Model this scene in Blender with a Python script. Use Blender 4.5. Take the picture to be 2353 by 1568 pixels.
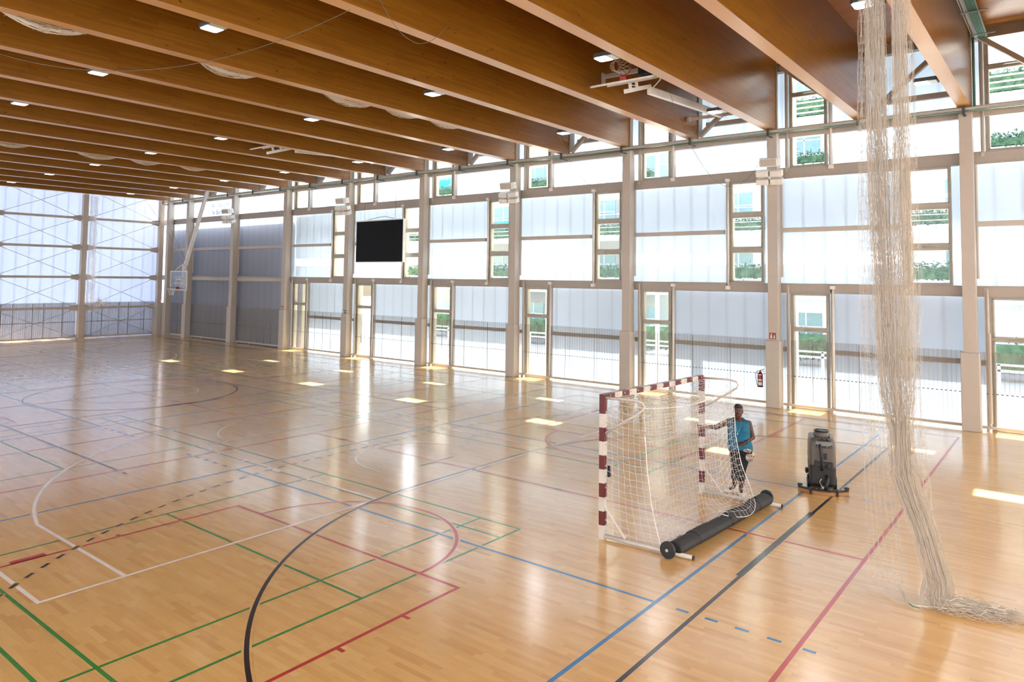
import bpy, math, random
from mathutils import Vector, Matrix
for _o in list(bpy.data.objects): bpy.data.objects.remove(_o, do_unlink=True)
SC = bpy.context.scene
COL = SC.collection
R = random.Random(7)
# ------------------------------------------------------------------ camera
FPX, CX, CY, YAW, PITCH, ROLL, CAMH = 1642.91, 1183.55, 551.05, 0.9066, 0.0549, -0.0120, 3.7532
cam = bpy.data.objects.new('camera', bpy.data.cameras.new('camera')); COL.objects.link(cam)
cam.data.sensor_width = 36.0
cam.data.lens = 36.0 * FPX / 2353
cam.data.shift_x = (1176.5 - CX) / 2353
cam.data.shift_y = (CY - 784.0) / 2353
cam.data.clip_end = 500
_M = Matrix.Rotation(-YAW, 3, 'Z') @ Matrix.Rotation(PITCH, 3, 'X') @ Matrix.Rotation(ROLL, 3, 'Y')
_r, _f, _u = _M.col[0], _M.col[1], _M.col[2]
cam.matrix_world = Matrix(((_r.x, _u.x, -_f.x, 0), (_r.y, _u.y, -_f.y, 0), (_r.z, _u.z, -_f.z, CAMH), (0, 0, 0, 1)))
SC.camera = cam
# ------------------------------------------------------------------ sky, sun, exposure
SUN_TAN = 1.16
world = bpy.data.worlds.new('sky'); SC.world = world; world.use_nodes = True
_n = world.node_tree.nodes; _l = world.node_tree.links
_sky = _n.new('ShaderNodeTexSky'); _sky.sky_type = 'NISHITA'; _sky.sun_disc = False
_sky.sun_elevation = math.atan(SUN_TAN); _sky.sun_rotation = math.radians(90); _sky.air_density = 1.0; _sky.dust_density = 5.0
_l.new(_sky.outputs[0], _n['Background'].inputs[0]); _n['Background'].inputs[1].default_value = 0.55
sun = bpy.data.objects.new('sun', bpy.data.lights.new('sun', 'SUN')); COL.objects.link(sun)
sun.data.energy = 10.0; sun.data.angle = math.radians(0.6); sun.data.color = (1.0, 0.965, 0.91)
sun.rotation_euler = Vector((1.0, 0.02, SUN_TAN)).to_track_quat('Z', 'Y').to_euler()
sun.location = (40, 20, 45)
SC.view_settings.view_transform = 'Standard'; SC.view_settings.look = 'None'
SC.view_settings.gamma = 1.0; SC.view_settings.use_curve_mapping = False
SC.view_settings.exposure = 1.72
SC.cycles.max_bounces = 9; SC.cycles.diffuse_bounces = 5; SC.cycles.glossy_bounces = 3
SC.cycles.transmission_bounces = 4; SC.cycles.transparent_max_bounces = 12
SC.cycles.caustics_reflective = False; SC.cycles.caustics_refractive = False
SC.cycles.sample_clamp_indirect = 6.0
SC.cycles.use_denoising = True
try: SC.cycles.denoiser = 'OPENIMAGEDENOISE'
except Exception: pass

# ------------------------------------------------------------------ helpers
class MB:
    def __init__(s): s.v = []; s.f = []; s.m = []
    def quad(s, a, b, c, d, m=0):
        i = len(s.v); s.v += [tuple(a), tuple(b), tuple(c), tuple(d)]; s.f.append((i, i+1, i+2, i+3)); s.m.append(m); return s
    def box(s, x0, x1, y0, y1, z0, z1, m=0, M=None):
        i = len(s.v)
        P = [(x, y, z) for z in (z0, z1) for x, y in ((x0, y0), (x1, y0), (x1, y1), (x0, y1))]
        if M is not None: P = [tuple(M @ Vector(p)) for p in P]
        s.v += P
        for q in ((3, 2, 1, 0), (4, 5, 6, 7), (0, 1, 5, 4), (1, 2, 6, 5), (2, 3, 7, 6), (3, 0, 4, 7)):
            s.f.append(tuple(i + k for k in q)); s.m.append(m)
        return s
    def tube(s, pts, r, n=6, m=0, caps=True, closed=False):
        pts = [Vector(p) for p in pts]; k = len(pts); i0 = len(s.v)
        rr = r if isinstance(r, (list, tuple)) else [r] * k
        up = None
        for j, p in enumerate(pts):
            a = pts[(j-1) % k if closed else max(j-1, 0)]; b = pts[(j+1) % k if closed else min(j+1, k-1)]
            t = (b - a)
            t = t.normalized() if t.length > 1e-9 else Vector((0, 0, 1))
            if up is None: up = t.orthogonal().normalized()
            up = up - t * up.dot(t)
            up = up.normalized() if up.length > 1e-6 else t.orthogonal().normalized()
            w = t.cross(up)
            for q in range(n):
                g = 2 * math.pi * q / n
                s.v.append(tuple(p + (up * math.cos(g) + w * math.sin(g)) * rr[j]))
        for j in range(k if closed else k - 1):
            for q in range(n):
                a = i0 + j*n + q; b = i0 + j*n + (q+1) % n; c = i0 + ((j+1) % k)*n + (q+1) % n; d = i0 + ((j+1) % k)*n + q
                s.f.append((a, b, c, d)); s.m.append(m)
        if caps and not closed:
            s.f.append(tuple(i0 + q for q in reversed(range(n)))); s.m.append(m)
            s.f.append(tuple(i0 + (k-1)*n + q for q in range(n))); s.m.append(m)
        return s
    def cyl(s, a, b, r, n=20, m=0, r2=None):
        return s.tube([a, b], [r, r if r2 is None else r2], n, m)
    def lathe(s, prof, n=24, m=0, M=None):      # prof: (r, z) list, around z
        i = len(s.v); k = len(prof)
        for r, z in prof:
            for q in range(n):
                g = 2*math.pi*q/n; p = Vector((r*math.cos(g), r*math.sin(g), z))
                s.v.append(tuple(M @ p if M is not None else p))
        for j in range(k-1):
            for q in range(n):
                s.f.append((i+j*n+q, i+j*n+(q+1) % n, i+(j+1)*n+(q+1) % n, i+(j+1)*n+q)); s.m.append(m)
        s.f.append(tuple(i+q for q in reversed(range(n)))); s.m.append(m)
        s.f.append(tuple(i+(k-1)*n+q for q in range(n))); s.m.append(m)
        return s
    def prism(s, poly, h0, h1, m=0, M=None):    # poly in xy, extruded z
        i = len(s.v); n = len(poly)
        for z in (h0, h1):
            for x, y in poly:
                p = Vector((x, y, z)); s.v.append(tuple(M @ p if M is not None else p))
        s.f.append(tuple(i+q for q in reversed(range(n)))); s.m.append(m)
        s.f.append(tuple(i+n+q for q in range(n))); s.m.append(m)
        for q in range(n):
            s.f.append((i+q, i+(q+1) % n, i+n+(q+1) % n, i+n+q)); s.m.append(m)
        return s
    def ell(s, c, r, m=0, nu=14, nv=9, M=None):
        i = len(s.v)
        for a in range(nv+1):
            th = math.pi*a/nv
            for b in range(nu):
                ph = 2*math.pi*b/nu
                p = Vector((c[0]+r[0]*math.sin(th)*math.cos(ph), c[1]+r[1]*math.sin(th)*math.sin(ph), c[2]-r[2]*math.cos(th)))
                s.v.append(tuple(M @ p if M is not None else p))
        for a in range(nv):
            for b in range(nu):
                s.f.append((i+a*nu+b, i+a*nu+(b+1) % nu, i+(a+1)*nu+(b+1) % nu, i+(a+1)*nu+b)); s.m.append(m)
        return s
    def mesh(s, name, mats):
        me = bpy.data.meshes.new(name); me.from_pydata(s.v, [], s.f)
        for m in (mats if isinstance(mats, (list, tuple)) else [mats]): me.materials.append(m)
        me.polygons.foreach_set('material_index', s.m); me.update(); return me
    def build(s, name, mats, parent=None, smooth=False, bevel=0, loc=None):
        me = s.mesh(name, mats)
        if smooth: me.polygons.foreach_set('use_smooth', [True]*len(me.polygons))
        o = bpy.data.objects.new(name, me); COL.objects.link(o)
        if parent is not None: o.parent = parent
        if loc: o.location = loc
        if bevel:
            b = o.modifiers.new('bevel', 'BEVEL'); b.width = bevel; b.segments = 2; b.limit_method = 'ANGLE'
        return o
def tag(o, label=None, cat=None, group=None, kind=None):
    if label: o['label'] = label
    if cat: o['category'] = cat
    if group: o['group'] = group
    if kind: o['kind'] = kind
    return o
def empty(name, loc, rz=0.0, label=None, cat=None, group=None, kind=None):
    o = bpy.data.objects.new(name, None); COL.objects.link(o); o.location = loc; o.rotation_euler = (0, 0, rz); o.empty_display_size = 0.2
    return tag(o, label, cat, group, kind)
def copy_tree(o, parent=None):
    c = o.copy(); COL.objects.link(c)
    if parent is not None: c.parent = parent
    for ch in list(o.children): copy_tree(ch, c)
    return c
def arc(cx, cy, r, a0, a1, n=48):
    return [(cx + r*math.cos(math.radians(a0+(a1-a0)*i/n)), cy + r*math.sin(math.radians(a0+(a1-a0)*i/n))) for i in range(n+1)]
BAY = {-1: 'on the camera side of the hanging net', 0: 'between the hanging net and the extinguisher', 1: 'directly behind the handball goal', 2: 'one bay past the goal', 3: 'in the bay before the scoreboard', 4: 'in the scoreboard bay', 5: 'in the bay just past the scoreboard', 6: 'across the wider dark panel bay by the windows', 7: 'across the dark panel bay under the lettering', 8: 'in the narrow corner bay behind the lowered hoop'}
ORD = ['first', 'second', 'third', 'fourth', 'fifth', 'sixth', 'seventh', 'eighth', 'ninth', 'tenth', 'eleventh', 'twelfth',
       'thirteenth', 'fourteenth', 'fifteenth', 'sixteenth', 'seventeenth', 'eighteenth', 'nineteenth', 'twentieth', 'twenty-first', 'twenty-second']

# ------------------------------------------------------------------ materials
class NT:
    def __init__(s, name):
        s.mat = bpy.data.materials.new(name); s.mat.use_nodes = True; s.t = s.mat.node_tree; s.b = s.t.nodes['Principled BSDF']
        s.out = s.t.nodes['Material Output']
    def n(s, kind, **k):
        o = s.t.nodes.new('ShaderNode' + kind)
        for a, b in k.items(): setattr(o, a, b)
        return o
    def l(s, a, b): s.t.links.new(a, b)
    def val(s, sock, v):
        if isinstance(v, bpy.types.NodeSocket): s.l(v, sock)
        else: sock.default_value = v
    def math(s, op, a, b=0.0, c=None):
        o = s.n('Math', operation=op); s.val(o.inputs[0], a); s.val(o.inputs[1], b)
        if c is not None: s.val(o.inputs[2], c)
        return o.outputs[0]
    def mix(s, f, a, b, blend='MIX'):
        o = s.n('Mix', data_type='RGBA', blend_type=blend); s.val(o.inputs[0], f); s.val(o.inputs[6], a); s.val(o.inputs[7], b); return o.outputs[2]
    def pos(s):
        g = s.n('NewGeometry'); sp = s.n('SeparateXYZ'); s.l(g.outputs['Position'], sp.inputs[0]); return sp.outputs
    def vec(s, x, y, z):
        o = s.n('CombineXYZ'); s.val(o.inputs[0], x); s.val(o.inputs[1], y); s.val(o.inputs[2], z); return o.outputs[0]
    def noise(s, v, scale, detail=2.0, rough=0.5):
        o = s.n('TexNoise'); s.l(v, o.inputs['Vector']); o.inputs['Scale'].default_value = scale; o.inputs['Detail'].default_value = detail; o.inputs['Roughness'].default_value = rough; return o.outputs[0]
    def ramp(s, f, stops):
        o = s.n('ValToRGB'); s.l(f, o.inputs[0]); e = o.color_ramp.elements
        while len(e) < len(stops): e.new(0.5)
        for i, (p, c) in enumerate(stops): e[i].position = p; e[i].color = (c, c, c, 1) if isinstance(c, (int, float)) else (*c, 1)
        return o.outputs[0]
    def wn(s, v):
        o = s.n('TexWhiteNoise', noise_dimensions='3D'); s.l(v, o.inputs['Vector']); return o.outputs['Value']
def plain(name, col, rough=0.5, metal=0.0, spec=0.5, var=0.06, scale=6.0, emit=None, es=0.0):
    t = NT(name)
    g = t.n('NewGeometry'); nz = t.noise(g.outputs['Position'], scale, 3.0)
    c = t.mix(t.ramp(nz, [(0.3, 0.0), (0.7, 1.0)]), tuple(max(0, x*(1-var)) for x in col) + (1,), tuple(min(1, x*(1+var)) for x in col) + (1,))
    t.l(c, t.b.inputs['Base Color']); t.b.inputs['Roughness'].default_value = rough; t.b.inputs['Metallic'].default_value = metal
    t.b.inputs['Specular IOR Level'].default_value = spec
    if emit: t.b.inputs['Emission Color'].default_value = (*emit, 1); t.b.inputs['Emission Strength'].default_value = es
    return t.mat
def floor_mat():
    t = NT('maple_floor'); x, y, z = t.pos()
    row = t.math('FLOOR', t.math('DIVIDE', x, 0.0667))
    wr = t.wn(t.vec(row, 3.0, 0.0))
    seg = t.math('FLOOR', t.math('ADD', t.math('DIVIDE', y, 0.48), t.math('MULTIPLY', wr, 7.0)))
    w = t.wn(t.vec(row, seg, 1.0)); w2 = t.wn(t.vec(seg, row, 5.0))
    grain = t.noise(t.vec(t.math('MULTIPLY', x, 60.0), t.math('MULTIPLY', y, 5.0), w), 1.0, 3.0, 0.6)
    base = t.ramp(w, [(0.0, (0.69, 0.415, 0.145)), (0.12, (0.745, 0.465, 0.168)), (0.5, (0.78, 0.50, 0.185)), (0.85, (0.805, 0.53, 0.205)), (1.0, (0.83, 0.56, 0.23))])
    c = t.mix(t.math('MULTIPLY', grain, 0.34), base, (0.42, 0.22, 0.09, 1))
    big = t.noise(t.vec(x, y, 0.0), 0.6, 2.0)
    c = t.mix(t.math('MULTIPLY', t.ramp(big, [(0.35, 0.0), (0.7, 1.0)]), 0.12), c, (0.56, 0.33, 0.15, 1))
    spot = t.ramp(t.noise(t.vec(t.math('MULTIPLY', x, 9.0), t.math('MULTIPLY', y, 3.5), w2), 1.0, 2.0), [(0.70, 0.0), (0.78, 1.0)])
    c = t.mix(t.math('MULTIPLY', spot, 0.25), c, (0.35, 0.17, 0.07, 1))
    t.l(c, t.b.inputs['Base Color'])
    rn = t.noise(t.vec(t.math('MULTIPLY', x, 2.0), t.math('MULTIPLY', y, 2.0), 0.0), 1.0, 3.0)
    t.l(t.math('MULTIPLY_ADD', rn, 0.05, 0.20), t.b.inputs['Roughness'])
    t.b.inputs['Specular IOR Level'].default_value = 0.5
    t.b.inputs['Coat Weight'].default_value = 0.55; t.b.inputs['Coat Roughness'].default_value = 0.13
    return t.mat
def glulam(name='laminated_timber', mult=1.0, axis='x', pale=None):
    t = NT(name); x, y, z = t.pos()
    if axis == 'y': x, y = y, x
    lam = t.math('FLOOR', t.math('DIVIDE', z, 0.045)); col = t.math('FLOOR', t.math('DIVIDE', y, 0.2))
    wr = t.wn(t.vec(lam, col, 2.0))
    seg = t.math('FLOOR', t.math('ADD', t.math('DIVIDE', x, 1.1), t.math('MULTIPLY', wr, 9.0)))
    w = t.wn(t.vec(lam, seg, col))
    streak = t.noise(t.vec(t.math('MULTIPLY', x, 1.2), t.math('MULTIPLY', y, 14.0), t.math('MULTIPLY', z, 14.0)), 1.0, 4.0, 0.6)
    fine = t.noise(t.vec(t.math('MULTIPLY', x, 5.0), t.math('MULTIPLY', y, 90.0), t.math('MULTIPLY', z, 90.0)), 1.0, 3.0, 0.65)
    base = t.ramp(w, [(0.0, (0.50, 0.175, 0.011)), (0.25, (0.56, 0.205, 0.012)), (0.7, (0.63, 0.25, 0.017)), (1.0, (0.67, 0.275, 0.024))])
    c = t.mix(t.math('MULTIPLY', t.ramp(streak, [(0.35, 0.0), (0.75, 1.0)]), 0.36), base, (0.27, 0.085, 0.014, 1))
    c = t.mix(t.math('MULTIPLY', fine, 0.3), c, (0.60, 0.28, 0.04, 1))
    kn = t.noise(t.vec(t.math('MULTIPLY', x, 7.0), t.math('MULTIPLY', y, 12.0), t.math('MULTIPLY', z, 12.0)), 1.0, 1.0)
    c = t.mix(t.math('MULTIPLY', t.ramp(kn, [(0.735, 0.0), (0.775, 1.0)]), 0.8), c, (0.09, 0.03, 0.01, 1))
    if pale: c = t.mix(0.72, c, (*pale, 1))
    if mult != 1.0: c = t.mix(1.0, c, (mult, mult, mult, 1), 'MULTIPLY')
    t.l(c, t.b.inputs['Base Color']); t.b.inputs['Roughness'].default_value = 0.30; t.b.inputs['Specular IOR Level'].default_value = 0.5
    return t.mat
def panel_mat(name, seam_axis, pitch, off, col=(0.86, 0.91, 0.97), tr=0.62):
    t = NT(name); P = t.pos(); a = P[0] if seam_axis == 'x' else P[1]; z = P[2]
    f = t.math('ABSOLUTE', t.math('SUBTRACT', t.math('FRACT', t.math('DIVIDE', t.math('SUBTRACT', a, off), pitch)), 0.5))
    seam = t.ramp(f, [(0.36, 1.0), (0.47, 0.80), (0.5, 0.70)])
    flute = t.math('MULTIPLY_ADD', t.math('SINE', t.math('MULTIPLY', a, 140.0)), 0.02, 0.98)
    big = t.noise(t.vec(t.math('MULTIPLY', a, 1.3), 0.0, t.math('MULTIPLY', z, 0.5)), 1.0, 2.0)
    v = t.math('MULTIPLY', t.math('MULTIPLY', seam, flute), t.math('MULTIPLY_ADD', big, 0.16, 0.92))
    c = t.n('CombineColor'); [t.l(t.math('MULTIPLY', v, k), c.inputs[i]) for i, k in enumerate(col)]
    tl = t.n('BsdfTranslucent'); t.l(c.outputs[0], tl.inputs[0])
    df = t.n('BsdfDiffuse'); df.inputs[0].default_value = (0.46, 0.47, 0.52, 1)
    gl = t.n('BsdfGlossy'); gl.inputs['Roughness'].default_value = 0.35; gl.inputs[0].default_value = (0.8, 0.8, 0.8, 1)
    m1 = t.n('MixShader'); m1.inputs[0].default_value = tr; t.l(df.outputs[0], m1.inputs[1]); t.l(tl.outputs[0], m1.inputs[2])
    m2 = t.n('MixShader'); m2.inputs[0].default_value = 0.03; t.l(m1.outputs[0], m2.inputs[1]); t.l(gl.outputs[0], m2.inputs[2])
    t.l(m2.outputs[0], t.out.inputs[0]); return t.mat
def glass_mat(name='window_glass', col=(0.90, 0.97, 0.96)):
    t = NT(name); tr = t.n('BsdfTransparent'); g = t.n('NewGeometry'); nz = t.noise(g.outputs['Position'], 0.8, 2.0)
    t.l(t.mix(nz, (*col, 1), tuple(min(1, k*1.05) for k in col) + (1,)), tr.inputs[0])
    gl = t.n('BsdfGlossy'); gl.inputs['Roughness'].default_value = 0.02
    fr = t.n('LayerWeight')
    m = t.n('MixShader'); t.l(t.math('MULTIPLY_ADD', t.math('POWER', fr.outputs['Facing'], 5.0), 0.85, 0.05), m.inputs[0]); t.l(tr.outputs[0], m.inputs[1]); t.l(gl.outputs[0], m.inputs[2])
    t.l(m.outputs[0], t.out.inputs[0]); return t.mat
def mesh_mat(name, axis, open_=0.62):
    t = NT(name); P = t.pos(); a = P[0] if axis == 'x' else P[1]
    st = t.math('ABSOLUTE', t.math('SUBTRACT', t.math('FRACT', t.math('DIVIDE', a, 0.105)), 0.5))
    cov = t.ramp(st, [(0.38, 1.0 - open_), (0.46, min(1.0, 1.0 - open_ + 0.28))])
    tr = t.n('BsdfTransparent'); df = t.n('BsdfPrincipled'); df.inputs['Base Color'].default_value = (0.33, 0.30, 0.26, 1); df.inputs['Roughness'].default_value = 0.5; df.inputs['Metallic'].default_value = 0.2
    m = t.n('MixShader'); t.l(cov, m.inputs[0]); t.l(tr.outputs[0], m.inputs[1]); t.l(df.outputs[0], m.inputs[2])
    t.l(m.outputs[0], t.out.inputs[0]); return t.mat
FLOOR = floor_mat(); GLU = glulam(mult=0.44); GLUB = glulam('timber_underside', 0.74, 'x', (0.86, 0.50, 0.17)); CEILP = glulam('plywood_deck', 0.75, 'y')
STEEL = plain('painted_steel', (0.50, 0.44, 0.375), 0.42, var=0.02)
JACKET = plain('padded_cover', (0.50, 0.455, 0.40), 0.55, var=0.02)
TRANS = plain('grey_steel_profile', (0.40, 0.35, 0.30), 0.45, var=0.02)
FRAME = plain('window_frame_grey', (0.44, 0.405, 0.33), 0.4)
TUBEW = plain('white_tube', (0.80, 0.77, 0.72), 0.35)
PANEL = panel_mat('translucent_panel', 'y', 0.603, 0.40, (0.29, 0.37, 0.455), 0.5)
PANELB = panel_mat('translucent_fill_left', 'y', 0.603, 0.40, (0.97, 0.93, 0.84), 1.0)  # unseen left wall, strongly translucent to add fill light
PANELC = panel_mat('translucent_fill_back', 'x', 0.603, 0.40, (0.55, 0.52, 0.47), 1.0)  # unseen wall behind the camera, translucent to add fill light
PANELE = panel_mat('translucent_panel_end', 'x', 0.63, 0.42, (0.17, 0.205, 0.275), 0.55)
GLASS = glass_mat(); MESHY = mesh_mat('perforated_sheet', 'y'); MESHX = mesh_mat('perforated_sheet_end', 'x', 0.36)
WHITE = plain('white_paint', (0.84, 0.84, 0.82), 0.5); BLACK = plain('black_plastic', (0.015, 0.015, 0.017), 0.45)
DARK = plain('dark_steel', (0.06, 0.055, 0.05), 0.5); GALV = plain('galvanised_steel', (0.42, 0.42, 0.40), 0.35, 0.7)
GREENC = plain('green_cable', (0.07, 0.22, 0.15), 0.5); GREYW = plain('thin_wire', (0.16, 0.15, 0.14), 0.5)
LRED = plain('red_line_paint', (0.50, 0.028, 0.025), 0.3); LBLUE = plain('blue_line_paint', (0.028, 0.20, 0.46), 0.3)
LGREEN = plain('green_line_paint', (0.035, 0.25, 0.045), 0.3); LWHITE = plain('white_line_paint', (0.86, 0.80, 0.74), 0.3)
LBLACK = plain('black_line_paint', (0.012, 0.012, 0.020), 0.28); LPINK = plain('rose_line_paint', (0.56, 0.045, 0.11), 0.3)
for m in (LRED, LBLUE, LGREEN, LWHITE, LBLACK, LPINK):
    _b = m.node_tree.nodes['Principled BSDF']; _b.inputs['Coat Weight'].default_value = 0.45; _b.inputs['Coat Roughness'].default_value = 0.13
PLASTER = plain('plaster', (0.62, 0.60, 0.57), 0.8); CORD = plain('net_cord', (0.66, 0.60, 0.51), 0.8); CORDW = plain('white_net_cord', (0.86, 0.84, 0.80), 0.8)

# ------------------------------------------------------------------ building grid
Y0, SP = 1.962, 5.019
def yc(k): return Y0 + k*SP if k <= 8 else Y0 + 8*SP + (k-8)*2.45
XJ = 21.75          # front of the padded column bases
ZT1, ZT2, ZT3 = (3.43, 3.72), (6.92, 7.24), (8.15, 8.47)
ZB, ZTOP = 8.37, 10.45
YEND, XL, YBACK = 46.6, -9.0, -8.1
XG = 22.36          # translucent skin

# floor and its court lines
mb = MB(); mb.quad((XL, YBACK, 0), (XG+0.1, YBACK, 0), (XG+0.1, YEND, 0), (XL, YEND, 0))
floor = tag(mb.build('floor', FLOOR), kind='structure')
LV = {'green': 0.2, 'blue': 0.75, 'red': 1.3, 'white': 1.85, 'black': 2.4}
MATS = {'green': LGREEN, 'blue': LBLUE, 'red': LRED, 'white': LWHITE, 'black': LBLACK}
lines = {k: [] for k in LV}
def ln(c, pts, w=0.05, halo=True): lines[c].append(([(p[0], p[1]) for p in pts], w, halo))
def rect(c, x0, y0, x1, y1): ln(c, [(x0, y0), (x1, y0), (x1, y1), (x0, y1), (x0, y0)])
XC, YC = 10.77, 23.50
def dash(c, pts, on, off, w=0.05):
    P = [Vector((*p, 0)) for p in pts]; s = 0.0; cur = []; out = []; on_now = True; left = on
    cur = [P[0]]
    for a, b in zip(P, P[1:]):
        d = (b-a).length; pos = 0.0
        while d - pos > left:
            pos += left; q = a + (b-a)*(pos/d)
            if on_now: cur.append(q); out.append(cur); cur = []; left = off
            else: cur = [q]; left = on
            on_now = not on_now
        left -= d - pos
        if on_now: cur.append(b)
    for q in out: ln(c, [(v.x, v.y) for v in q], w)
for sgn in (-1, 1):
    m = (lambda y, s=sgn: YC + s*(YC - y))           # mirror of the near half about the hall centre
    M2 = (lambda pts, s=sgn: [(p[0], (p[1] if s < 0 else 2*YC - p[1])) for p in pts])
    # handball (black)
    gy = 3.455
    ln('black', M2([(XC-10.0, YC), (XC-10.0, gy), (XC+10.1, gy), (XC+10.1, YC)]))
    ln('black', M2([(XC-1.62, gy+0.015), (XC+1.62, gy+0.015)]), 0.09)
    ln('black', M2([(p[0], p[1]) for p in arc(XC-1.5, gy+0.03, 5.98, 180, 90)] + arc(XC+1.5, gy+0.03, 5.98, 90, 0)))
    a9 = arc(XC-1.5, gy+0.03, 8.96, 160, 90) + arc(XC+1.5, gy+0.03, 8.96, 90, 20)
    dash('black', M2(a9), 0.15, 0.155)
    ln('black', M2([(XC-0.48, 10.40), (XC+0.48, 10.40)])); ln('black', M2([(XC, 7.30), (XC, 7.46)]), 0.05)
    for yy in (9.385, 13.40): ln('black', M2([(XC-0.05, yy), (XC+0.05, yy)]), 0.10)
    # volleyball (black) along the hall
    ln('black', M2([(6.30, YC), (6.30, 14.57)])); ln('black', M2([(15.13, YC), (15.13, 14.45)])); ln('black', M2([(6.30, 20.60), (15.13, 20.50)]), 0.045)
    for xx in (6.30, 15.16): ln('black', M2([(xx, 14.30), (xx, 14.15)]))
    # basketball (white) full court
    by = 9.40
    ln('white', M2([(XC-7.50, YC), (XC-7.50, by), (XC+7.42, by-0.02), (XC+7.42, YC)]))
    ln('white', M2([(4.22, by), (4.22, 12.30)] + arc(XC, 10.98, 6.68, 168.0, 12.0) + [(XC+6.55, by)]))
    ln('white', M2([(8.30, by), (8.30, 15.22), (13.20, 15.18), (13.20, by)]))
    ln('white', M2(arc(XC, 15.22, 1.78, 180, 0))); ln('white', M2([(9.46, 10.64)] + arc(XC, 10.98, 1.25, 180, 0) + [(12.03, 10.64)]))
    for xx, sx in ((8.30, -1), (13.20, 1)):
        for yy in (11.25, 13.39, 14.30): ln('white', M2([(xx, yy), (xx+0.1*sx, yy)]))
        ln('white', M2([(xx+0.06*sx, 12.12), (xx+0.06*sx, 12.50)]), 0.10)
    # blue cross volleyball courts
    yb0, yb1 = 3.93+0.0, 12.90
    ln('blue', M2([(XC-9.0, yb0+0.03), (XC+9.03, yb0), (XC+9.0, yb1-0.0), (XC-9.0, yb1), (XC-9.0, yb0+0.03)]))
    for xx in (7.79, 13.71):
        ln('blue', M2([(xx, yb0+0.05), (xx, yb1)]))
        for q in range(5): ln('blue', M2([(xx, 3.69-0.345*q), (xx, 3.54-0.345*q)])); ln('blue', M2([(xx, 13.24+0.345*q), (xx, 13.39+0.345*q)]))
    # red cross basketball courts
    ln('red', M2([(XC, 2.34), (XC, 14.44)])); ln('red', M2([(XC-9.95, 2.34), (20.74, 2.34), (20.72, 14.42), (XC-9.95, 14.55), (XC-9.95, 2.34)]))
    for s in (-1, 1):
        if s < 0: kx, ex = 6.61, XC-9.95
        else: kx, ex = 14.90, 20.72
        ln('red', M2([(ex, 5.96), (kx, 5.99), (kx, 10.86), (ex, 10.90)]))
        ln('red', M2([(kx, 10.18)] + arc(kx - s*0.0, 8.43, 1.78, 90, 90 + (180 if s > 0 else -180)) + [(kx, 6.63)]) if s > 0 else M2(arc(kx, 8.43, 1.78, 90, -90)))
        for q, tx in enumerate((1.85, 2.85)):
            for yy, dy in ((5.98, -0.12), (10.88, 0.10)):
                ln('red', M2([(kx + s*tx/2.0*(1.0 if q == 0 else 1.28), yy), (kx + s*tx/2.0*(1.0 if q == 0 else 1.28), yy+dy)]))
        for yy, dy in ((5.98, -0.06), (10.88, 0.06)): ln('red', M2([(kx+s*2.75, yy+dy), (kx+s*3.15, yy+dy)]), 0.12)
    # green badminton
    for xg in (5.68, 15.75):
        gx = [xg-3.03, xg-2.57, xg, xg+2.57, xg+3.03]
        y0g, y1g = 6.66, 20.12
        for xx in (gx[0], gx[1], gx[3], gx[4]): ln('green', M2([(xx, y0g), (xx, y1g)]), 0.042)
        for yy in (y0g, y0g+0.78, 11.34, 15.38, y1g-0.72, y1g): ln('green', M2([(gx[0], yy), (gx[4], yy)]), 0.042)
        ln('green', M2([(xg, y0g), (xg, 11.34)]), 0.042); ln('green', M2([(xg, 15.38), (xg, y1g)]), 0.042)
ln('black', [(XC-10.0, YC+0.08), (XC+10.1, YC+0.08)]); ln('black', arc(XC-0.1, YC+0.02, 2.98, 0, 360, 96)); ln('white', arc(XC-0.08, YC+0.02, 1.78, 0, 360, 72))
# middle cross courts
ln('blue', [(XC-9.0, 19.02), (XC+8.9, 19.02), (XC+8.9, 28.0), (XC-9.0, 28.0), (XC-9.0, 19.02)])
for xx in (7.80, 13.72):
    ln('blue', [(xx, 19.06), (xx, 28.0)])
    for q in range(5): ln('blue', [(xx, 18.76-0.345*q), (xx, 18.61-0.345*q)]); ln('blue', [(xx, 28.3+0.345*q), (xx, 28.45+0.345*q)])
ln('red', [(XC-0.03, 17.5), (XC, 29.6)]); ln('red', [(XC-9.95, 17.50), (20.72, 17.46), (20.72, 29.60), (XC-9.95, 29.60), (XC-9.95, 17.50)])
for s, kx, ex in ((-1, 6.64, XC-9.95), (1, 14.98, 20.72)):
    ln('red', [(ex, 21.16), (kx, 21.16), (kx, 26.0), (ex, 26.0)]); ln('red', arc(kx, 23.55, 1.75, 90, 90-180*(-s)*-1 if s < 0 else 270))
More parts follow.
